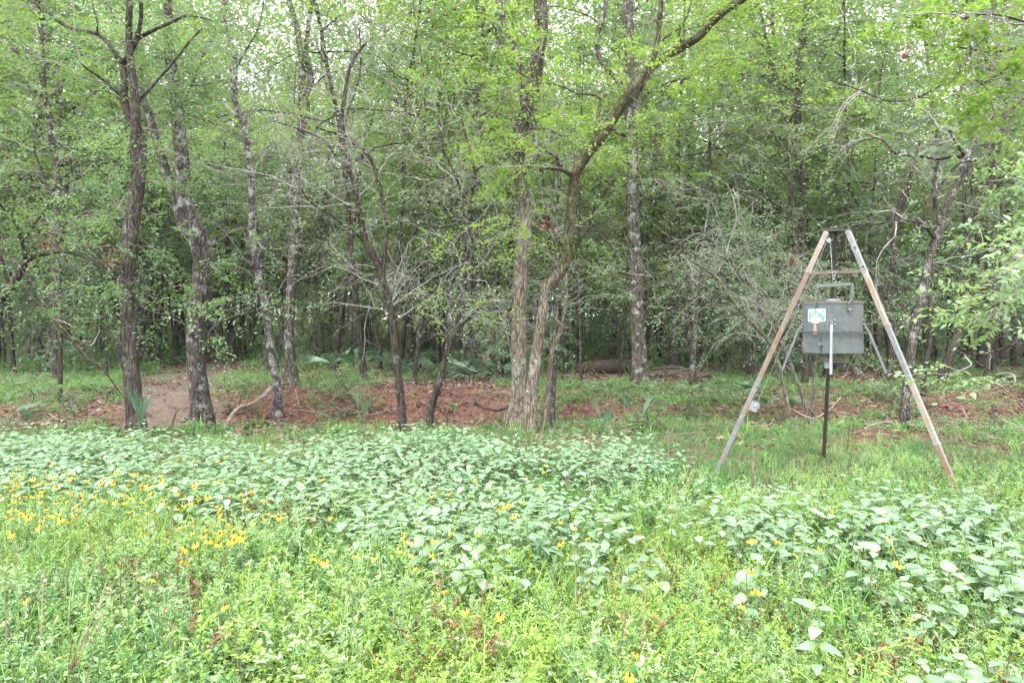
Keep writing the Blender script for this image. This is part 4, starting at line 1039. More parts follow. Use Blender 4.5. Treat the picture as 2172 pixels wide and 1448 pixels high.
weeds = [weed_proto('weed', 13, 0.15, 0.018, 19, 0.08, 0.45), weed_proto('weed', 11, 0.20, 0.023, 16, 0.08, 0.3), weed_proto('weed', 13, 0.12, 0.016, 20, 0.09, 0.5),
         weed_proto('weed2', 11, 0.15, 0.021, 15, 0.08, 0.5), weed_proto('weed2', 10, 0.20, 0.027, 13, 0.07, 0.26),
         weed_proto('lowgreen', 12, 0.11, 0.020, 16, 0.09, 0.55), weed_proto('lowgreen', 10, 0.15, 0.025, 13, 0.08, 0.4)]
low_weeds = [weed_proto('lowgreen', 9, 0.12, 0.045, 9, 0.12, 0.55, "low_herb_clump"), weed_proto('lowgreen', 8, 0.18, 0.055, 9, 0.12, 0.4, "low_herb_clump"),
             grass_proto('grass', 26, 0.22, 0.006, 0.08), weed_proto('leaf_grey', 8, 0.16, 0.05, 8, 0.12, 0.5, "low_herb_clump")]
grasses = [grass_proto('grass', 24, 0.20, 0.004), grass_proto('grass', 18, 0.28, 0.0045, 0.04, 1.1)]
russet = [weed_proto('russet', 6, 0.28, 0.022, 18, 0.05, 0.6, "russet_dock"), weed_proto('russet', 5, 0.2, 0.02, 16, 0.06, 0.6, "russet_dock")]
litter_m = MB()
nl = 26
p = np.column_stack((rng.normal(0, 0.16, nl), rng.normal(0, 0.16, nl), 0.01 + 0.02 * rng.random(nl)))
d = norm(rng.normal(0, 1, (nl, 3)) * np.array([1, 1, 0.25])); leaves(litter_m, p, d, norm(np.array([0, 0, 1.0]) + rng.normal(0, .4, (nl, 3))), 0.06 + 0.04 * rng.random(nl), 0.03 + 0.02 * rng.random(nl))
litter = [litter_m.mesh("leaf_litter_patch", M['litter'])]
stick_m = MB()
S = grow(np.column_stack((rng.normal(0, .2, 7), rng.normal(0, .2, 7), np.full(7, 0.02))), rng.normal(0, 1, (7, 3)) * np.array([1, 1, 0.12]), 0.25 + 0.4 * rng.random(7), 5, 0.15)
S[..., 2] = np.abs(S[..., 2]) + 0.01
tubes(stick_m, S, 0.006 * np.ones((7, 5)), 4)
sticks = [stick_m.mesh("fallen_twigs_patch", M['dead_wood'])]

def rand_ground(y0, y1, per_m2, xk=0.78, xa=0.5, dens=None, falloff=0.0):
    ym = y1; area = (y1 - y0) * 2 * (xk * y1 + xa)
    n = int(area * per_m2)
    y = y0 + (y1 - y0) * rng.random(n); x = (rng.random(n) * 2 - 1) * (xk * y1 + xa)
    k = np.abs(x) < xk * y + xa
    if falloff: k &= rng.random(n) < (y0 / y) ** falloff
    x, y = x[k], y[k]
    if dens is not None:
        k = rng.random(len(x)) < dens(x, y); x, y = x[k], y[k]
    return np.stack((x, y, terrain(x, y)), -1)

def gpx(x, y, z=0.25):
    return to_px(x, y, terrain(x, y) + z)

def broad_density(x, y):
    px, py = gpx(x, y, 0.3)
    n = wav(x, y, 1.3, 0.5)
    edge = 905 + 0 * px
    m = np.maximum.reduce([
        1.2 * ell(px, py, 200, 965, 560, 62), 1.2 * ell(px, py, 700, 1010, 430, 70), 1.1 * ell(px, py, 1000, 1075, 380, 75),
        1.0 * ell(px, py, 1150, 1165, 330, 40), 1.0 * ell(px, py, 850, 950, 330, 50), 0.9 * ell(px, py, 1290, 955, 190, 42),
        1.1 * ell(px, py, 1900, 1090, 420, 60), 0.9 * ell(px, py, 2110, 1220, 260, 90), 0.35 * ell(px, py, 1720, 1210, 260, 50),
        0.75 * ell(px, py, 2080, 1430, 260, 80), 0.25 * ell(px, py, 1650, 1330, 200, 60), 0.3 * ell(px, py, 1500, 1060, 250, 60)])
    n2 = wav(x, y, 4.2, 2.5)
    return np.clip(m * (1.0 + 0.9 * n + 0.7 * n2 * (px > 1350)), 0, 1) * np.where((px > 1300) & (py > 1130), 0.5, 0.85)

MEADOW = lambda x, y: 1 - sstep(9.4, 10.6, y - 0.35 * np.sin(x * 0.55))
def weed_density(x, y):
    return MEADOW(x, y) * np.clip(1.0 - 0.75 * broad_density(x, y), 0.1, 1) * (1 - 0.75 * soil_mask(x, y))

pts = rand_ground(1.9, 10.8, 105, dens=lambda x, y: broad_density(x, y) * MEADOW(x, y))
near = pts[:, 1] < 5.2
# the nearest broad leaved plants in the picture are plants of their own
px_, py_ = gpx(pts[:, 0], pts[:, 1], 0.25)
inview = (px_ > -20) & (px_ < 2190) & (py_ < 1480)
order = np.argsort(pts[:, 1])
solo = [i for i in order if inview[i]][:110]
solo_set = set(solo)
rest = np.array([i for i in range(len(pts)) if i not in solo_set])
hs = (0.75 + 0.5 * rng.random(len(rest))) * (1 + 0.12 * wav(pts[rest, 0], pts[rest, 1], 1.1))
scatter("broadleaf_undergrowth", broad_protos, pts[rest], hs, tilt=0.1, label="carpet of pale broad leaved plants across the meadow", cat="plants")

plant_kinds = []
leaf_meshes = [broad_leaf_mesh("leaf", Lf, Lf * 0.68, dr).mesh("leaf", M['broad'], smooth=True) for Lf, dr in ((0.085, 0.35), (0.105, 0.22), (0.07, 0.5))]
def broad_plant(H):
    root = thing("broadleaf_plant", (0, 0, 0), "", 'plant')
    s_ = MB(); c = grow(np.zeros((1, 3)), np.array([[0, 0, 1.0]]), [H], 6, 0.03)[0]
    tubes(s_, c, np.linspace(0.004, 0.0025, 6), 6); s_.build("stem", M['stem'], root)
    th = rnd.uniform(0, 6.28)
    for k in range(4):
        z = H * (1 - 0.2 * k); s = (0.8, 1.0, 1.05, 0.9)[k]
        for a in (0, math.pi):
            lo_ = bpy.data.objects.new("leaf", rnd.choice(leaf_meshes)); COL.objects.link(lo_); lo_.parent = root
            lo_.location = (0, 0, z); sc = s * rnd.uniform(0.6, 1.2); lo_.scale = (sc, sc, sc)
            lo_.rotation_euler = (rnd.gauss(0, .12), -0.1 + rnd.gauss(0.05, 0.13) + 0.06 * k, th + a + rnd.gauss(0, .15))
        th += math.pi / 2
    return root
for k_ in range(4): plant_kinds.append(broad_plant(0.24 + 0.03 * k_))
used = [False] * 4
for i in solo:
    k = rnd.randrange(4)
    o = copy_tree(plant_kinds[k]) if used[k] else plant_kinds[k]; used[k] = True
    o.location = tuple(pts[i]); o.rotation_euler = (rnd.gauss(0, .08), rnd.gauss(0, .08), rnd.uniform(0, 6.28)); s = rnd.uniform(0.85, 1.2); o.scale = (s, s, s)
    px0 = 1086 + pts[i][0] / pts[i][1] * FPX
    wh = "at the bottom right corner" if px0 > 1800 else ("right of the meadow's middle" if px0 > 1200 else ("in the meadow's middle" if px0 > 700 else "at the meadow's left"))
    wh = ("front row, " if pts[i][1] < 2.75 else "second row, " if pts[i][1] < 3.3 else "third row, ") + wh
    tag(o, "pale green plant with crossed pairs of large leaves, " + wh, 'plant', "broad leaved plants nearest in the meadow")

pts = rand_ground(1.9, 10.9, 200, dens=weed_density, falloff=0.45)
wq = wav(pts[:, 0], pts[:, 1], 0.8, 6.0) + 0.5 * wav(pts[:, 0], pts[:, 1], 3.3, 1.0) - 0.1 + rng.normal(0, 0.6, len(pts)) - 1.1 * sstep(5.0, 7.5, pts[:, 1])
wi = np.where(wq > 0.05, rng.integers(0, 3, len(pts)), np.where(wq > -0.45, rng.integers(3, 5, len(pts)), rng.integers(5, 7, len(pts))))
scatter("meadow_weeds", weeds, pts, (0.65 + 0.8 * rng.random(len(pts)) ** 1.3) * (1 + 0.38 * wav(pts[:, 0], pts[:, 1], 1.7, 2.0)) * (1 - 0.5 * sstep(5.5, 8.0, pts[:, 1])), idx=wi, label="dense small leaved yellow green weeds of the meadow", cat="weeds", tilt=0.2)
pts = rand_ground(1.9, 10.9, 12, dens=lambda x, y: MEADOW(x, y) * (1 - .9 * sstep(5.2, 7, y)) * np.clip(0.35 + 0.9 * wav(x, y, 1.5, 4.0), 0.02, 1))
scatter("meadow_grass", grasses, pts, 0.7 + 0.7 * rng.random(len(pts)), label="arching grass tufts among the meadow weeds", cat="grass")
straw = [grass_proto('litter', 5, 0.42, 0.003, 0.05, 0.45, "dry_stalk_tuft")]
pts = rand_ground(1.9, 10.0, 2.2, dens=lambda x, y: MEADOW(x, y))
scatter("dry_stalks", straw, pts, 0.7 + 0.6 * rng.random(len(pts)), label="thin dry stalks standing in the meadow weeds", cat="stalks")
def russ_d(x, y):
    px, py = gpx(x, y, 0.1)
    m = np.maximum.reduce([ell(px, py, 1620, 1340, 120, 60), ell(px, py, 1960, 1330, 130, 70), ell(px, py, 300, 1270, 200, 60), ell(px, py, 930, 1390, 120, 50), ell(px, py, 1850, 1420, 160, 40)])
    return np.clip(0.08 + 1.5 * m, 0, 1)
pts = rand_ground(1.9, 6.5, 16, dens=russ_d)
scatter("russet_weeds", russet, pts, 0.7 + 0.6 * rng.random(len(pts)), label="reddish brown dying weed stems in the meadow", cat="weeds")
# ground flora of the wood edge and floor
def floor_d(x, y):
    px, py = gpx(x, y, 0.05)
    n = wav(x, y, 0.9, 1.7)
    base = 0.55 + 0.6 * n
    base = np.where(py < 790, 0.35 + 0.6 * n, base)
    base = base + 0.8 * ell(px, py, 150, 810, 260, 45) + 0.7 * ell(px, py, 1450, 840, 260, 40) + 0.5 * ell(px, py, 520, 815, 90, 30) + 0.7 * ell(px, py, 760, 820, 80, 34) + 0.6 * ell(px, py, 500, 745, 300, 25)
    s = np.clip(soil_mask(x, y) * 1.6, 0, 1)
    base = base - 1.0 * ell(px, py, 1275, 785, 75, 22) - 1.0 * ell(px, py, 1440, 805, 90, 18)
    return np.clip(base, 0, 1) * (1 - 0.93 * s) * (1 - 0.97 * path_mask(x, y)) * sstep(9.3, 10.0, y)
pts = rand_ground(9.5, 20, 28, dens=floor_d)
scatter("woodland_herbs", low_weeds, pts, (0.55 + 0.6 * rng.random(len(pts))), idx=rng.choice([0, 0, 0, 1, 1, 2, 3, 3], len(pts)), label="patchy low herbs and grass on the wood floor beyond the meadow", cat="herbs")
pts = rand_ground(20, 48, 4.0, dens=floor_d)
scatter("far_woodland_herbs", low_weeds, pts, 1.5 + 1.3 * rng.random(len(pts)), label="low green herb layer far back under the trees", cat="herbs")
pts = rand_ground(8.5, 30, 8, dens=lambda x, y: np.clip(0.4 + 0.8 * wav(x, y, 1.1, 5) + 0.4 * soil_mask(x, y), 0, 1) * (1 - .6 * path_mask(x, y)))
scatter("leaf_litter", litter, pts, 0.6 + 0.9 * rng.random(len(pts)), label="dry brown fallen leaves strewn over the wood floor", cat="leaf litter")
pts = rand_ground(9.8, 32, 1.1, dens=lambda x, y: np.clip(0.5 + 0.8 * wav(x, y, 0.8, 7), 0, 1))
scatter("fallen_twigs", sticks, pts, 0.6 + 1.2 * rng.random(len(pts)), label="small fallen sticks scattered on the wood floor", cat="twigs", tilt=0.03)
# soil clods along the bank
cm = MB()
for _ in range(9):
    c = np.array((rng.normal(0, .14), rng.normal(0, .14), 0.0)); r_ = 0.006 + 0.016 * rng.random()
    v = norm(rng.normal(0, 1, (8, 3))) * r_
    box(cm, c, (r_ * 2.4, r_ * 2, r_ * 1.5), rotz(rng.random() * 3) @ roty(rng.random()))
clod_mat = plain_mat("soil_clod", (0.05355, 0.0315, 0.0252), (0.1428, 0.0945, 0.077), 12, 0.95, bump=0.8)
pts = rand_ground(10.0, 18, 9, dens=lambda x, y: soil_mask(x, y))
scatter("soil_clods", [cm.mesh("soil_clod_patch", clod_mat)], pts, 0.5 + 1.0 * rng.random(len(pts)), label="crumbled lumps of red soil on the bank", cat="soil")

# ------------------------------------------------------------------ palmettos
def fan_mesh(nb=15, Lb=0.42, spread=2.1, bw=0.012):
    m_ = MB()
    for a in np.linspace(-spread / 2, spread / 2, nb):
        t = np.linspace(0, 1, 6); l = Lb * (1 - 0.12 * abs(a)) * rnd.uniform(0.9, 1.05)
        c = np.stack((l * t * math.cos(a), l * t * math.sin(a), 0.10 * l * t - 0.32 * l * t ** 3 * rnd.uniform(.3, 1.2)), -1)
        s = np.array((-math.sin(a), math.cos(a), 0)); w = (bw * np.sin(np.pi * (0.12 + 0.86 * t)) + 0.0006)[:, None]
        V = np.concatenate((c - s * w, c + np.array((0, 0, -0.006)), c + s * w))
        F = [(i, i + 1, 7 + i, 6 + i) for i in range(5)] + [(6 + i, 7 + i, 13 + i, 12 + i) for i in range(5)]
        m_.add(V, F)
    return m_.mesh("leaf_fan", M['palm'])
fans = [fan_mesh(), fan_mesh(13, 0.5, 1.7), fan_mesh(9, 0.62, 0.75, 0.011)]
def palmetto(px, D, label, nfr=7, size=1.0, erect=0.5, fan=None, up=False):
    x = (px - 1086) / FPX * D
    z = float(terrain(x, D))
    root = thing("palmetto", (x, D, z), label, 'palm plant', "fan leaved palm plants of the wood floor", rnd.uniform(0, 6.28))
    for i in range(nfr):
        az = i * 2 * math.pi / nfr + rnd.uniform(-.3, .3); el = rnd.uniform(0.35, 1.2) if not up else rnd.uniform(1.15, 1.5)
        l = rnd.uniform(0.35, 0.65) * size
        end = np.array((math.cos(az) * math.cos(el), math.sin(az) * math.cos(el), math.sin(el))) * l
        st = MB(); c = catmull(np.array([(0, 0, 0), end * 0.5 + np.array((0, 0, 0.05)), end]), 7); tubes(st, c, np.full(7, 0.005 * size), 5)
        stalk = st.build("leaf_stalk", M['stem'], root)
        fo_ = bpy.data.objects.new("leaf_fan", fans[rnd.randrange(3)] if fan is None else fans[fan]); COL.objects.link(fo_); fo_.parent = root
        fo_.location = tuple(end); fo_.rotation_euler = (rnd.gauss(0, .3), -el * (0.35 if not up else 0.95), az); s = size * rnd.uniform(.8, 1.15); fo_.scale = (s, s, s)
for a in [(752, 19.0, "fan palm in the shade left of the dark twin stemmed tree", 8, 1.3), (800, 20.5, "fan palm just behind the dark twin stemmed tree", 7, 1.2),
          (880, 19.0, "fan palm between the twin stemmed and the slanting tree", 8, 1.3), (1010, 17.6, "wide drooping fan palm over the soil, left of the mottled trunk", 9, 1.3),
          (1055, 18.4, "fan palm touching the mottled trunk's left side", 7, 1.3), (940, 17.8, "fan palm behind the slanting tree's foot", 6, 1.1), (1478, 14.5, "small fan palm in the grass right of the scaly tree", 6, 0.8),
          (1570, 13.6, "fan palm near the feeder's left leg", 7, 0.8), (1650, 12.6, "low fan palm at the foot of the pale stems", 5, 0.7), (90, 20.0, "bluish fan palm at the left below the hollow footed giant", 6, 1.0),
          (445, 31.0, "far fan palm beyond the stout leaning trunk", 6, 1.3), (600, 24.0, "fan palm behind the tall brown forked tree", 6, 1.1)]:
    palmetto(*a)
palmetto(296, 9.5, "upright fan palm tuft at the foot of the slim forked tree", 4, 0.62, fan=2, up=True)
palmetto(764, 9.6, "single upright blade tuft before the red bank", 2, 0.6, fan=2, up=True)
palmetto(1350, 9.7, "upright blade tuft in the meadow edge below the scaly tree", 2, 0.6, fan=2, up=True)
palmetto(1278, 9.4, "faint upright blade tuft left of the one below the scaly tree", 2, 0.5, fan=2, up=True)
palmetto(-10, 9.0, "fan palm cut by the left edge of the picture", 5, 0.8, fan=1)

# ------------------------------------------------------------------ logs, stump, fallen branches
def wood_piece(name, label, pts3, radii, mat, cat='log', sides=12, kids=()):
    c = catmull(np.column_stack((pts3, radii)), 26)
    org = c[0, :3].copy()
    m_ = MB(); tubes(m_, c[:, :3] - org, c[:, 3], sides, wob=0.22, cap=True)
    if kids:
        root = thing(name, tuple(org), label, cat)
        m_.build("stem", M[mat], root, smooth=True)
        for kp, kr in kids:
            cc = catmull(np.column_stack((kp, kr)), 12); k_ = MB(); tubes(k_, cc[:, :3] - org, cc[:, 3], 7, wob=0.1, cap=True)
            k_.build("side_branch", M[mat], root, smooth=True)
        return root
    o = m_.build(name, M[mat], smooth=True); o.location = tuple(org)
    return tag(o, label, cat)
def G(px, D, dz=0.0):
    x = (px - 1086) / FPX * D; return np.array((x, D, float(terrain(x, D)) + dz))
wood_piece("rotten_log", "dark rotten log lying in the grass left of the straight scaly tree", np.array([G(1215, 21.5, .10), G(1250, 21.3, .18), G(1300, 21.6, .22), G(1336, 21.8, .26)]), [0.10, 0.17, 0.23, 0.2], 'rot_wood')
wood_piece("rotten_log", "long flat dark log right of the straight scaly tree", np.array([G(1372, 18.6, .08), G(1420, 18.8, .1), G(1500, 19.0, .08), G(1540, 19.4, .04)]), [0.10, 0.11, 0.09, 0.05], 'rot_wood')
wood_piece("rotten_log", "shorter broken log on the pile right of the straight scaly tree", np.array([G(1385, 19.4, .22), G(1430, 19.2, .24), G(1475, 19.8, .15)]), [0.07, 0.08, 0.05], 'rot_wood')
wood_piece("rotten_log", "dark log half buried in palm fans left of the mottled trunk", np.array([G(950, 19.4, .08), G(990, 19.2, .14), G(1030, 19.5, .16), G(1080, 19.6, .14)]), [0.12, 0.15, 0.15, 0.12], 'rot_wood')
wood_piece("far_log", "big fallen trunk in the shade behind the leafy bough at right", np.array([G(2040, 27, .3), G(2100, 27, .4), G(2170, 27.5, .4), G(2240, 28, .35)]), [0.2, 0.3, 0.3, 0.25], 'rot_wood')
wood_piece("far_log", "pale thin fallen trunk lying far back behind the tall brown forked tree", np.array([G(600, 36, .5), G(680, 36, .6), G(760, 36, .6), G(830, 37, .5)]), [0.1, 0.13, 0.13, 0.08], 'dead_wood')
wood_piece("fallen_branch", "smooth pale branch lying on the soil between the stout and the lichen flecked trees", np.array([G(462, 11.3, .05), P(500, 870, 11.6), P(530, 858, 12.0), P(556, 842, 12.5), P(576, 822, 13.0)]), [0.035, 0.034, 0.032, 0.034, 0.042], 'dead_wood', 'branch', 9)
wood_piece("fallen_branch", "dark curved branch arching over the red hollow left of the mottled trunk", np.array([P(1000, 838, 12.6), P(1012, 852, 12.4), P(1030, 864, 12.0), P(1055, 868, 11.6), P(1080, 862, 11.4)]), [0.012, 0.022, 0.03, 0.034, 0.03], 'rot_wood', 'branch', 8)
wood_piece("fallen_branch", "thin dark stick sloping on the path side right of the slim forked tree", np.array([G(352, 10.9, .03), P(372, 878, 11.2), P(380, 868, 11.6)]), [0.014, 0.016, 0.012], 'rot_wood', 'branch', 7)
wood_piece("leaning_dead_branch", "long bare pale branch slanting down to the grass at left", np.array([P(28, 575, 11.0), P(65, 628, 11.6), P(110, 675, 12.2), P(150, 718, 12.9), P(185, 762, 13.6), P(215, 778, 14.0), G(256, 15.0, .03)]), [0.012, 0.02, 0.026, 0.03, 0.026, 0.022, 0.014], 'dead_wood', 'branch', 8,
           kids=[(np.array([P(150, 718, 12.9), P(172, 725, 13.2), P(194, 732, 13.4), P(212, 700, 13.6)]), [0.018, 0.016, 0.014, 0.008]), (np.array([P(110, 675, 12.2), P(150, 690, 12), P(170, 720, 12.2)]), [0.01, 0.008, 0.005])])
wood_piece("red_stump", "broken ruddy stump among palm fans left of the mottled trunk", np.array([G(1032, 20.6, -.05), G(1032, 20.6, .25), G(1033, 20.6, .6)]), [0.19, 0.15, 0.06], 'red_wood', 'stump')
# clusters of dead leaves caught on twigs
for px, py, D, s, lab in [(231, 545, 9.6, 1.0, "bunch of dry red leaves hanging left of the slim forked tree"), (105, 512, 9.0, .7, "small bunch of dry red leaves at left above the arching limb"),
                          (1158, 475, 9.4, .8, "dry red brown leaves caught on twigs between the close pair of trunks"), (1680, 553, 10.5, .45, "dry leaf bunch hanging left of the feeder frame's top"),
                          (1922, 112, 10.0, .6, "dry brown cone of leaves high up at right")]:
    m_ = MB(); n = int(60 * s) + 12
    p = rng.normal(0, 1, (n, 3)) * np.array([.045, .03, .05]) * s * 1.4; d = norm(rng.normal(0, .6, (n, 3)) + np.array([0, 0, -1.0]))
    leaves(m_, p, d, rng.normal(0, 1, (n, 3)), 0.05 + 0.03 * rng.random(n), 0.02 + 0.01 * rng.random(n))
    st = np.array([[0, 0, 0.02], [0.02, 0, 0.2]]); tubes(m_, catmull(st, 4), np.full(4, 0.003), 4)
    o = m_.build("dead_leaf_bunch", M['russet']); o.location = tuple(P(px, py, D)); tag(o, lab, "dead leaves")

# ------------------------------------------------------------------ black eyed susans
def flower(H, tiltf):
    root = thing("yellow_flower", (0, 0, 0), "", 'flower')
    c = grow(np.zeros((1, 3)), np.array([[0.05, 0, 1.0]]), [H], 6, 0.05)[0]
    m_ = MB(); tubes(m_, c, np.linspace(0.0028, 0.002, 6), 5); m_.build("stem", M['stem'], root)
    top = c[-1]; rot = roty(tiltf)
    m_ = MB(); n = 12
    for i in range(n):
        a = i * 2 * math.pi / n + rnd.uniform(-.1, .1); l = 0.033 * rnd.uniform(.85, 1.1)
        t = np.linspace(0, 1, 4); w = np.array((0.004, 0.0095, 0.009, 0.002)); dr = rnd.uniform(.15, .5)
        v = np.concatenate((np.stack((0.008 + l * t, -w / 2 * 1.2, -dr * l * t ** 2), -1), np.stack((0.008 + l * t, w / 2 * 1.2, -dr * l * t ** 2), -1)))
        m_.add(v @ rotz(a).T @ rot.T + top, [(k, k + 1, k + 5, k + 4) for k in range(3)])
    m_.build("petals", M['petal'], root)
    m_ = MB(); sv = np.array([(0, 0, -0.004), (0, 0, 0.002), (0, 0, 0.008), (0, 0, 0.013), (0, 0, 0.015)]) @ rot.T + top
    tubes(m_, sv, np.array([0.008, 0.0105, 0.009, 0.005, 0.001]), 8, cap=True); m_.build("flower_centre", M['cone'], root, smooth=True)
    return root
fl = [flower(0.36 + 0.05 * i, rnd.uniform(-.6, .6)) for i in range(5)]
fp = []
def add_fl(n, cx, cyy, rx, ry, gauss=True):
    k = 0
    while k < n:
        u, v = (rnd.gauss(0, .5), rnd.gauss(0, .5)) if gauss else (rnd.uniform(-1, 1), rnd.uniform(-1, 1))
        px, py = cx + u * rx, cyy + v * ry
        if not (-5 < px < 2177 and 965 < py < 1440): continue
        fp.append((px, py)); k += 1
add_fl(46, 60, 1060, 130, 60); add_fl(46, 240, 1050, 260, 70); add_fl(50, 480, 1070, 240, 80); add_fl(16, 470, 1140, 60, 30); add_fl(16, 1040, 1055, 170, 60); add_fl(20, 200, 1020, 240, 30)
fp += [(854 + dx, 1140 + dy) for dx, dy in ((0, 0), (30, -32), (6, 8), (16, 38), (70, 8), (62, 40), (20, 15), (-6, 30), (88, -8), (-60, 42))]
fp += [(1190, 1112), (1192, 1160), (1188, 1155), (1206, 1183), (1245, 1148), (1218, 1124), (752, 1182), (322, 1228), (472, 1293), (55, 1262), (665, 1188), (685, 1192), (950, 1258), (1048, 1300), (982, 1302), (1343, 1390), (1328, 1418), (1568, 1210), (1598, 1250), (1615, 1258), (1578, 1288), (1648, 1142), (1602, 1140), (1588, 1142), (1725, 1152), (1888, 1138), (1895, 1160), (1900, 1184), (1905, 1195), (1687, 1173), (1752, 1075), (1115, 1003), (1160, 982), (1150, 992), (880, 1210)]
used = [False] * 5
for (px, py) in fp[:298]:
    k = rnd.randrange(5)
    H = 0.36 + 0.05 * k
    D = FPX * (CAM_H - H) / (py - HORIZ)
    x = (px - 1086) / FPX * D
    o = copy_tree(fl[k]) if used[k] else fl[k]; used[k] = True
    o.location = (x, D, float(terrain(x, D))); o.rotation_euler = (0, 0, rnd.uniform(0, 6.28)); s = rnd.uniform(.32, .50); o.scale = (s, s, 1.0)
    wh = ("in the dense drift at the left edge" if px < 160 else "in the dense drift at left" if px < 420 else "in the drift left of the middle" if px < 700 else "in the loose group at the middle" if px < 1300 else "alone in the right part of the meadow") if py < 1200 else ("low in the left part of the meadow" if px < 1000 else "low in the right part of the meadow")
    tag(o, "yellow flower with a dark brown centre " + wh, 'flower', "yellow dark eyed flowers of the meadow")

# ------------------------------------------------------------------ the deer feeder
def metal(name, c1, c2, rust, scale=7.0, rustamt=0.5, rough=0.5, met=0.35):
    m, t = new_mat(name)
    out = N(t, "ShaderNodeOutputMaterial"); pr = N(t, "ShaderNodeBsdfPrincipled")
    pr.inputs['Roughness'].default_value = rough; pr.inputs['Metallic'].default_value = met
    tc = N(t, "ShaderNodeTexCoord")
    n1 = N(t, "ShaderNodeTexNoise", Scale=scale * 5, Detail=5.0); L(t, tc.outputs['Object'], n1.inputs['Vector'])
    cr = ramp(t, [(0.35, c1), (0.65, c2)]); L(t, n1.outputs['Fac'], cr.inputs[0])
    mp = N(t, "ShaderNodeMapping"); mp.inputs['Scale'].default_value = (1, 1, 0.35); L(t, tc.outputs['Object'], mp.inputs[0])
    n2 = N(t, "ShaderNodeTexNoise", Scale=scale, Detail=8.0, Roughness=0.7); L(t, mp.outputs[0], n2.inputs['Vector'])
    rr = ramp(t, [(0.62 - 0.3 * rustamt, (0, 0, 0)), (0.74 - 0.3 * rustamt, (1, 1, 1))]); L(t, n2.outputs['Fac'], rr.inputs[0])
    mx = N(t, "ShaderNodeMixRGB"); L(t, rr.outputs[0], mx.inputs[0]); L(t, cr.outputs[0], mx.inputs[1]); mx.inputs[2].default_value = (*rust, 1)
    L(t, mx.outputs[0], pr.inputs['Base Color'])
    ri = N(t, "ShaderNodeMapRange"); L(t, rr.outputs[0], ri.inputs['Value']); ri.inputs['To Min'].default_value = met; ri.inputs['To Max'].default_value = 0.0
    L(t, ri.outputs[0], pr.inputs['Metallic'])
    bp = N(t, "ShaderNodeBump"); bp.inputs['Strength'].default_value = 0.25; bp.inputs['Distance'].default_value = 0.003
    L(t, n1.outputs['Fac'], bp.inputs['Height']); L(t, bp.outputs[0], pr.inputs['Normal'])
    L(t, pr.outputs[0], out.inputs['Surface'])
    return m
MT = {'steel': metal("weathered_steel", (0.1054, 0.1116, 0.1147), (0.1674, 0.1736, 0.1736), (0.1488, 0.0992, 0.0713), rustamt=0.35),
      'rusty': metal("rusty_steel", (0.1054, 0.09424, 0.0806), (0.1581, 0.1296, 0.1054), (0.1318, 0.07657, 0.0465), rustamt=0.75, met=0.1),
      'tan': metal("tan_steel", (0.1612, 0.1426, 0.124), (0.2232, 0.1922, 0.1612), (0.1674, 0.1054, 0.0682), rustamt=0.45, met=0.1),
      'dark': metal("dark_steel", (0.03038, 0.02821, 0.02604), (0.05208, 0.04774, 0.0434), (0.05208, 0.03255, 0.0217), rustamt=0.4, met=0.2),
      'galv': metal("galvanised_steel", (0.1736, 0.1823, 0.1866), (0.2387, 0.2474, 0.2517), (0.1432, 0.1172, 0.0868), rustamt=0.15, met=0.5),
      'box': metal("feeder_green_paint", (0.05812, 0.07362, 0.07362), (0.08525, 0.1008, 0.1008), (0.1162, 0.1046, 0.1008), scale=4.0, rustamt=0.28, rough=0.6, met=0.0),
      'handle': metal("pale_green_paint", (0.06045, 0.07905, 0.0651), (0.08835, 0.107, 0.08835), (0.093, 0.0744, 0.0558), rustamt=0.25, met=0.0),
      'lip': metal("lid_rim", (0.08432, 0.07936, 0.0744), (0.119, 0.1091, 0.0992), (0.0992, 0.0744, 0.05952), rustamt=0.35, met=0.1),
      'leggrey': metal("grey_leg_paint", (0.081, 0.0864, 0.0918), (0.1134, 0.1188, 0.1242), (0.108, 0.0918, 0.0756), rustamt=0.15, met=0.2),
      'bolt': plain_mat("bolt_zinc", (0.385, 0.392, 0.399), None, rough=0.35, metal=0.6),
      'wire': plain_mat("brassy_wire", (0.135, 0.1215, 0.072), (0.189, 0.171, 0.1125), rough=0.5, metal=0.3),
      'black': plain_mat("black_plastic", (0.025, 0.028, 0.03), (0.05, 0.05, 0.05), rough=0.6),
      'grey': plain_mat("grey_plastic", (0.22, 0.25, 0.28), (0.30, 0.33, 0.36), rough=0.5)}
feet = [P(1530, 978, 7.04), P(2022, 1024, 6.07), P(1748, 950, 7.80)]
tz = 2.49
tops = [P(1753, 492, 6.86), P(1798, 492, 6.79), P(1772, 494, 6.98)]
for t_ in tops: t_[2] = tz
for i in range(3):      # run each leg on down to the soil under the weeds
    f_ = feet[i]; gz_ = float(terrain(f_[0], f_[1])) - 0.03; k_ = (tops[i][2] - gz_) / (tops[i][2] - f_[2]); feet[i] = tops[i] + (f_ - tops[i]) * k_
cen = sum(tops) / 3
stand = thing("feeder_tripod", tuple((feet[0] + feet[1] + feet[2]) / 3), "tall rusty three legged steel stand of the deer feeder at right", 'tripod')
SO = np.array(stand.location)
segs = [[(0, .16, 'tan'), (.16, .29, 'rusty'), (.29, .58, 'rusty'), (.58, 1.0, 'steel')], [(0, .16, 'steel'), (.16, .37, 'tan'), (.37, .58, 'steel'), (.58, .80, 'tan'), (.80, 1.0, 'rusty')], [(0, .17, 'dark'), (.17, 1.0, 'dark')]]
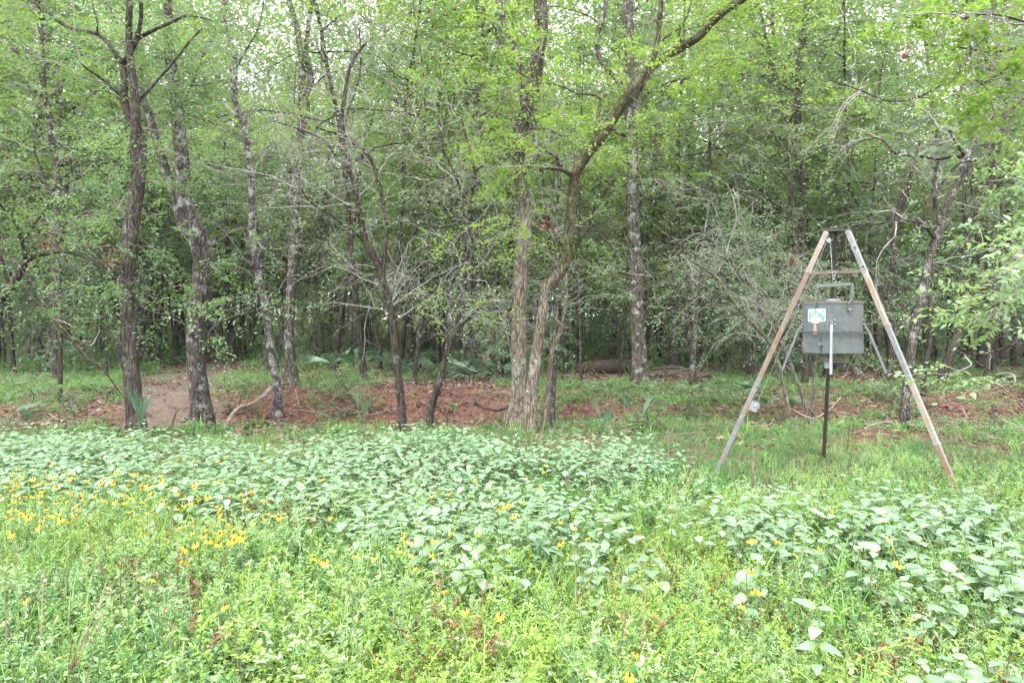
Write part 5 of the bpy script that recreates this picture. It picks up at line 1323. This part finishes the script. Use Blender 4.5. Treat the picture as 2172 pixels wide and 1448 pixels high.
for a, b, sg in zip(tops, feet, segs):
    out_ = np.array((b[0] - cen[0], b[1] - cen[1], 0.0))
    first = None
    for i, (s0, s1, mt) in enumerate(sg):
        m_ = MB(); w = (0.047 if i == 0 else 0.0445) * (0.85 if mt == 'dark' else 1.0)
        bar(m_, a + (b - a) * s0 - SO, a + (b - a) * s1 - SO, w, w, up=norm(out_), bev=0.004)
        if s1 < 1.0:   # welded socket collar at the joint
            q0 = a + (b - a) * (s1 - 0.004) - SO; q1 = a + (b - a) * (s1 + 0.003) - SO; bar(m_, q0, q1, w + 0.006, w + 0.006, up=norm(out_))
        o = m_.build("leg", MT[mt], stand if first is None else first)
        if first is None:
            first = o
        else:
            o.name = "leg_section"
m_ = MB(); u = norm(tops[1] - tops[0])
tri = [cen + (t_ - cen) * 1.35 for t_ in tops]
V = [np.array((p_[0], p_[1], tz + 0.004)) - SO for p_ in tri] + [np.array((p_[0], p_[1], tz + 0.016)) - SO for p_ in tri]
m_.add(V, [(0, 2, 1)]); m_.f.append(np.array([[0, 1, 4, 3], [1, 2, 5, 4], [2, 0, 3, 5]])); m_.f.append(np.array([[3, 4, 5]]))
m_.build("top_plate", MT['dark'], stand)
for i, j, mt in ((0, 1, 'tan'), (1, 2, 'rusty'), (2, 0, 'rusty')):
    f_ = 0.158
    a = tops[i] + (feet[i] - tops[i]) * f_ - SO; b = tops[j] + (feet[j] - tops[j]) * f_ - SO
    m_ = MB(); bar(m_, a, b, 0.028, 0.004, up=(0, 0, 1)); bar(m_, a + np.array((0, 0, -.012)), b + np.array((0, 0, -.012)), 0.004, 0.022, up=(0, 0, 1))
    m_.build("cross_brace", MT[mt], stand)
pc = P(1757, 510, 6.84)
m_ = MB(); tubes(m_, catmull(np.array([np.array((pc[0], pc[1], tz)) - SO, pc - SO + np.array((0, 0, .03))]), 4), np.full(4, 0.006), 6); pul = m_.build("pulley_hook", MT['dark'], stand)
m_ = MB(); tubes(m_, np.array([pc + np.array((0, -.012, 0)), pc + np.array((0, .012, 0))]) - SO, np.array([.024, .024]), 14, cap=True); m_.build("pulley", MT['galv'], stand, smooth=False)
m_ = MB(); tubes(m_, np.array([tops[2] + np.array((-.02, -.12, -.08)), tops[2] + np.array((-.02, -.10, -.08))]) - SO, np.array([.022, .022]), 12, cap=True); m_.build("pulley", MT['dark'], stand)
# winch on the front left leg
wt = tops[0] + (feet[0] - tops[0]) * 0.795; wc = P(1597, 861, wt[1] - 0.02)
m_ = MB(); box(m_, wc - SO + np.array((-.035, 0, 0)), (0.012, .07, .10), roty(0.45)); box(m_, wc - SO + np.array((0, -.035, 0)), (0.085, .006, .095), roty(0.45)); box(m_, wc - SO + np.array((0, .035, 0)), (0.085, .006, .095), roty(0.45))
win = m_.build("winch", MT['galv'], stand)
m_ = MB(); tubes(m_, np.array([wc + np.array((.02, -.03, .012)), wc + np.array((.02, .03, .012))]) - SO, np.array([.04, .04]), 18, cap=True)
m_.build("drum", MT['galv'], win)
m_ = MB(); tubes(m_, np.array([wc + np.array((.02, -.05, .012)), wc + np.array((.02, -.036, .012))]) - SO, np.array([.009, .009]), 8, cap=True)
m_.build("drum_bolt", MT['bolt'], win)
hook = P(1766, 590, 6.78)
cab = [wc + np.array((.045, 0, .03)), pc + np.array((-.012, 0, 0))]
m_ = MB(); tubes(m_, catmull(np.array(cab), 10) - SO, np.full(10, 0.0028), 5); m_.build("cable", MT['galv'], stand)
m_ = MB(); tubes(m_, catmull(np.array([pc + np.array((.018, 0, .02)), hook]), 6) - SO, np.full(6, 0.0028), 5); m_.build("cable", MT['galv'], stand)
for f_ in (0.07, 0.145):
    q0 = tops[1] + (feet[1] - tops[1]) * f_
    m_ = MB(); tubes(m_, np.array([q0 + np.array((-.01, -.035, 0)), q0 + np.array((-.01, -.02, 0))]) - SO, np.array([.008, .008]), 8, cap=True); m_.build("bolt", MT['dark'], stand)

# hanging feed box
bc = P(1766, 694, 6.78); S_ = 0.385; ztop, zbot = CAM_H + (690 - 644) / FPX * 6.65, CAM_H + (690 - 749) / FPX * 6.65
ang = R(-27)
feeder = thing("feed_box", (bc[0], bc[1], zbot), "grey green square metal feed box with a label hanging inside the tripod", 'deer feeder')
feeder.rotation_euler = (0, 0, 0)
HB = ztop - zbot
c4 = [np.array((math.cos(ang + k * math.pi / 2 - math.pi), math.sin(ang + k * math.pi / 2 - math.pi), 0)) * S_ / math.sqrt(2) for k in range(4)]
# k=0 is lower left of centre; find the corner nearest the camera etc.
corn = sorted(c4, key=lambda v: v[1]); front = corn[0]; back = corn[3]; left, right = sorted(corn[1:3], key=lambda v: v[0])
def prism(mb_, ring, z0, z1, s=1.0):
    V = [r_ * s + np.array((0, 0, z0)) for r_ in ring] + [r_ * s + np.array((0, 0, z1)) for r_ in ring]
    mb_.add(V, [(0, 1, 5, 4), (1, 2, 6, 5), (2, 3, 7, 6), (3, 0, 4, 7), (3, 2, 1, 0), (4, 5, 6, 7)])
ring = [front, right, back, left]
m_ = MB(); prism(m_, ring, 0.185, HB); m_.build("upper_body", MT['box'], feeder)
m_ = MB(); prism(m_, ring, 0.0, 0.183, 1.012); m_.build("lower_body", MT['box'], feeder)
m_ = MB(); prism(m_, ring, HB + 0.001, HB + 0.026, 1.025); lid = m_.build("lid", MT['lip'], feeder)
m_ = MB(); tubes(m_, np.array([(0, 0, HB + .027), (0, 0, HB + .05)]), np.array([.07, .066]), 20, cap=True); m_.build("lid_cap", MT['galv'], feeder)
# support rods around the box and the four short legs
for a, b in ((left, front), (front, right), (right, back), (back, left)):
    a2 = a * 1.13 + np.array((0, 0, .205)); b2 = b * 1.13 + np.array((0, 0, .205))
    m_ = MB(); bar(m_, a2, b2, 0.014, 0.012); m_.build("frame_rod", MT['black'], feeder)
for cn in ring:
    o_ = norm(cn)
    m_ = MB(); r0 = cn + o_ * 0.014
    bar(m_, r0 + np.array((0, 0, .335)), r0 + np.array((0, 0, .27)), .024, .005, up=o_)
    top_ = r0 + np.array((0, 0, .27)); end_ = cn + o_ * 0.195 + np.array((0, 0, -.19)) + np.array((0, 0, 0.0)); mid_ = cn + o_ * 0.05 + np.array((0, 0, .205))
    bar(m_, top_, mid_, .024, .02, up=o_)
    bar(m_, mid_, end_, .025, .025, up=o_, bev=.003)
    lg = m_.build("leg", MT['leggrey'], feeder)
    for zz in (0.285, 0.325):
        for sd in (-1, 1):
            tn = np.array((-o_[1], o_[0], 0)) * sd
            q0 = cn * 0.97 + o_ * .004 + tn * .022 + np.array((0, 0, zz)); 
            m_ = MB(); tubes(m_, np.array([q0, q0 + (o_ + tn) * .012]), np.array([.006, .005]), 7, cap=True); m_.build("bolt", MT['bolt'], feeder)
# bail handle
lm = (left + front) / 2; rm = (front + right) / 2
nl_ = norm(np.array((lm[0], lm[1], 0))); nr_ = norm(np.array((rm[0], rm[1], 0)))
A0 = lm + nl_ * 0.012; B0 = rm + nr_ * 0.012
m_ = MB(); hz = HB + 0.19
bar(m_, A0 + np.array((0, 0, HB - .03)), A0 + np.array((0, 0, HB + .05)), .006, .028, up=nl_); bar(m_, A0 + np.array((0, 0, HB + .05)), A0 + np.array((0, 0, hz)), .006, .024, up=nl_)
m_.build("handle_strap", MT['handle'], feeder)
m_ = MB(); bar(m_, B0 + np.array((0, 0, HB - .08)), B0 + np.array((0.0, 0, HB - .005)), .012, .024, up=nr_); bar(m_, B0 + np.array((0, 0, HB - .005)), B0 + np.array((.035, 0, HB + .05)), .012, .024, up=nr_); bar(m_, B0 + np.array((.035, 0, HB + .05)), B0 + np.array((.035, 0, hz)), .024, .02, up=nr_)
m_.build("handle_strap", MT['handle'], feeder)
m_ = MB(); bar(m_, A0 + np.array((-.005, 0, hz - .014)), B0 + np.array((.045, 0, hz - .004)), .006, .026, up=(0, 0, 1)); bar(m_, A0 + np.array((-.005, .012, hz + .004)), B0 + np.array((.045, .012, hz + .014)), .03, .004, up=(0, 0, 1))
m_.build("handle_bar", MT['handle'], feeder)
hk = np.array((A0 + B0) / 2); 
m_ = MB()
for k in range(3):
    t = np.linspace(0, 2 * math.pi, 13); zc = hz + .03 + .035 * k
    ringp = np.stack(((0.014 * np.cos(t) * (k % 2 == 0)), 0.014 * np.cos(t) * (k % 2), .022 * np.sin(t)), -1) + np.array((hk[0] + .02, hk[1], zc))
    tubes(m_, ringp, np.full(13, .004), 6)
m_.build("chain_link_hook", MT['galv'], feeder)
# face helpers for things on the left front face
def face_pt(u, v, off=0.004):      # u from left edge 0..1, v height
    return left + (front - left) * u + nl_ * off + np.array((0, 0, v))
fu = norm(front - left)
FR = np.stack((fu, np.array((0, 0, 1.0)), nl_), 1)
def slab(mb_, u, v, w, h, d, off):
    box(mb_, face_pt(u, v, off), (w, h, d), FR)
def face_poly(mb_, pts2, u, v, off):
    V = [face_pt(u, v, off) + fu * a + np.array((0, 0, b)) for a, b in pts2]
    mb_.add(V, [tuple(range(len(V)))])
def rrect(w, h, r, n=5):
    o = []
    for cx, cyy, a0 in ((w / 2 - r, h / 2 - r, 0), (-w / 2 + r, h / 2 - r, 90), (-w / 2 + r, -h / 2 + r, 180), (w / 2 - r, -h / 2 + r, 270)):
        o += [(cx + r * math.cos(R(a0 + 90 * i / n)), cyy + r * math.sin(R(a0 + 90 * i / n))) for i in range(n + 1)]
    return o
MT['white'] = plain_mat("decal_white", (0.4464, 0.4752, 0.4896), (0.5184, 0.54, 0.5472), 40, 0.5)
MT['dgreen'] = plain_mat("decal_green", (0.1152, 0.216, 0.1872), (0.1728, 0.2736, 0.2448), 30, 0.5)
MT['cream'] = plain_mat("decal_cream", (0.4752, 0.4752, 0.3456), (0.5328, 0.5256, 0.4176), 30, 0.5)
MT['brown'] = plain_mat("decal_brown", (0.2448, 0.1728, 0.1008), (0.3024, 0.216, 0.144), 30, 0.5)
MT['orange'] = plain_mat("orange_tape", (0.396, 0.1728, 0.0936), (0.4464, 0.2376, 0.144), 30, 0.6)
sv = HB - 0.112; su = 0.50; k_ = 0.9
m_ = MB(); face_poly(m_, rrect(.235, .125, .012), su, sv, .0022); sign = m_.build("sign_plate", MT['white'], feeder)
m_ = MB(); face_poly(m_, rrect(.217, .107, .009), su, sv, .0042); m_.build("sign_panel", MT['dgreen'], sign)
ov = [(.074 * math.cos(a) - .010, .034 * math.sin(a) - .046) for a in np.linspace(0, 2 * math.pi, 33)[:-1]]
m_ = MB(); face_poly(m_, ov, su, sv, .0062); m_.build("sign_oval", MT['cream'], sign)
tex = [(-.008, .022), (.002, .022), (.002, .012), (.016, .012), (.016, -.004), (.006, -.020), (.000, -.012), (-.008, -.010), (-.016, .002), (-.008, .002)]
m_ = MB(); face_poly(m_, [(a + .086, b + .014) for a, b in tex], su, sv, .0062); m_.build("sign_emblem", MT['white'], sign)
def lettering(txt, size, ox, oy, off, mat, sx=1.0):
    cu = bpy.data.curves.new("lettering", 'FONT'); cu.body = txt; cu.size = size; cu.align_x = 'CENTER'; cu.align_y = 'CENTER'; cu.extrude = 0.0004
    tmp = bpy.data.objects.new("tmp", cu); me = bpy.data.meshes.new_from_object(tmp); bpy.data.objects.remove(tmp)
    me.materials.clear(); me.materials.append(mat)
    o = bpy.data.objects.new("lettering", me); COL.objects.link(o); o.parent = sign
    p_ = face_pt(su, sv, off) + fu * ox + np.array((0, 0, oy))
    mt = Matrix(((fu[0] * sx, 0, nl_[0], p_[0]), (fu[1] * sx, 0, nl_[1], p_[1]), (0, 1, 0, p_[2]), (0, 0, 0, 1)))
    o.matrix_local = mt
lettering("ALL-SEASONS", .034, -.007, .037, .0062, MT['white'], 0.85)
lettering("FEEDERS", .031, -.018, .009, .0062, MT['white'], 0.9)
lettering("Since 1989", .024, -.010, -.050, .0078, MT['brown'], 0.95)
m_ = MB(); slab(m_, .47, HB - .255, .022, .075, .018, .010); vial = m_.build("sight_tube", MT['orange'], feeder)
m_ = MB(); slab(m_, .47, HB - .207, .018, .02, .014, .009); slab(m_, .47, HB - .296, .034, .008, .02, .011); m_.build("tube_clip", MT['grey'], feeder)
m_ = MB(); slab(m_, .66, 0.08, .006, .165, .004, .006); m_.build("door_seam", MT['black'], feeder)
m_ = MB(); slab(m_, .68, 0.085, .045, .008, .014, .012); slab(m_, .655, 0.093, .018, .014, .02, .012); m_.build("latch", MT['galv'], feeder)
for ff in (lm + nl_ * .014, rm + nr_ * .022):
    m_ = MB(); tubes(m_, np.array([ff + np.array((0, 0, HB - .055)), ff + np.array((0, 0, HB - .055)) + norm(ff * np.array((1, 1, 0))) * .012]), np.array([.009, .007]), 8, cap=True); m_.build("bolt", MT['bolt'], feeder)
# varmint cage, spinner motor
cw = .105
m_ = MB()
for zz in np.linspace(-.005, -.085, 4):
    rp = [r_ * (cw * 2.1 / S_) + np.array((0, 0, zz)) for r_ in ring]
    for i in range(4): bar(m_, rp[i], rp[(i + 1) % 4], .005)
for i in range(4):
    for t in np.linspace(0, 1, 10):
        q_ = (ring[i] * (1 - t) + ring[(i + 1) % 4] * t) * (cw * 2.1 / S_); bar(m_, q_ + np.array((0, 0, .0)), q_ + np.array((0, 0, -.09)), .005)
o = m_.build("wire_cage", MT['wire'], feeder)
m_ = MB(); tubes(m_, np.array([(.06, 0, 0), (.06, 0, -.06), (.06, 0, -.16)]), np.array([.06, .06, .055]), 16, cap=True); m_.build("spinner_motor", MT['black'], feeder)
m_ = MB(); box(m_, (-.05, -.02, -.10), (.06, .05, .10)); m_.build("timer_box", MT['grey'], feeder)

# ------------------------------------------------------------------ thin haze volume added to lighten the inner wood
hm = MB(); box(hm, (0, 45, 25), (260, 130, 60))
haze_m = bpy.data.materials.new("haze"); haze_m.use_nodes = True; ht = haze_m.node_tree; ht.nodes.clear()
ho = N(ht, "ShaderNodeOutputMaterial"); hv = N(ht, "ShaderNodeVolumePrincipled")
hv.inputs['Color'].default_value = (0.92, 0.95, 0.93, 1); hv.inputs['Density'].default_value = 0.0004
L(ht, hv.outputs[0], ho.inputs['Volume'])
haze = hm.build("haze", haze_m); tag(haze, kind='stuff')
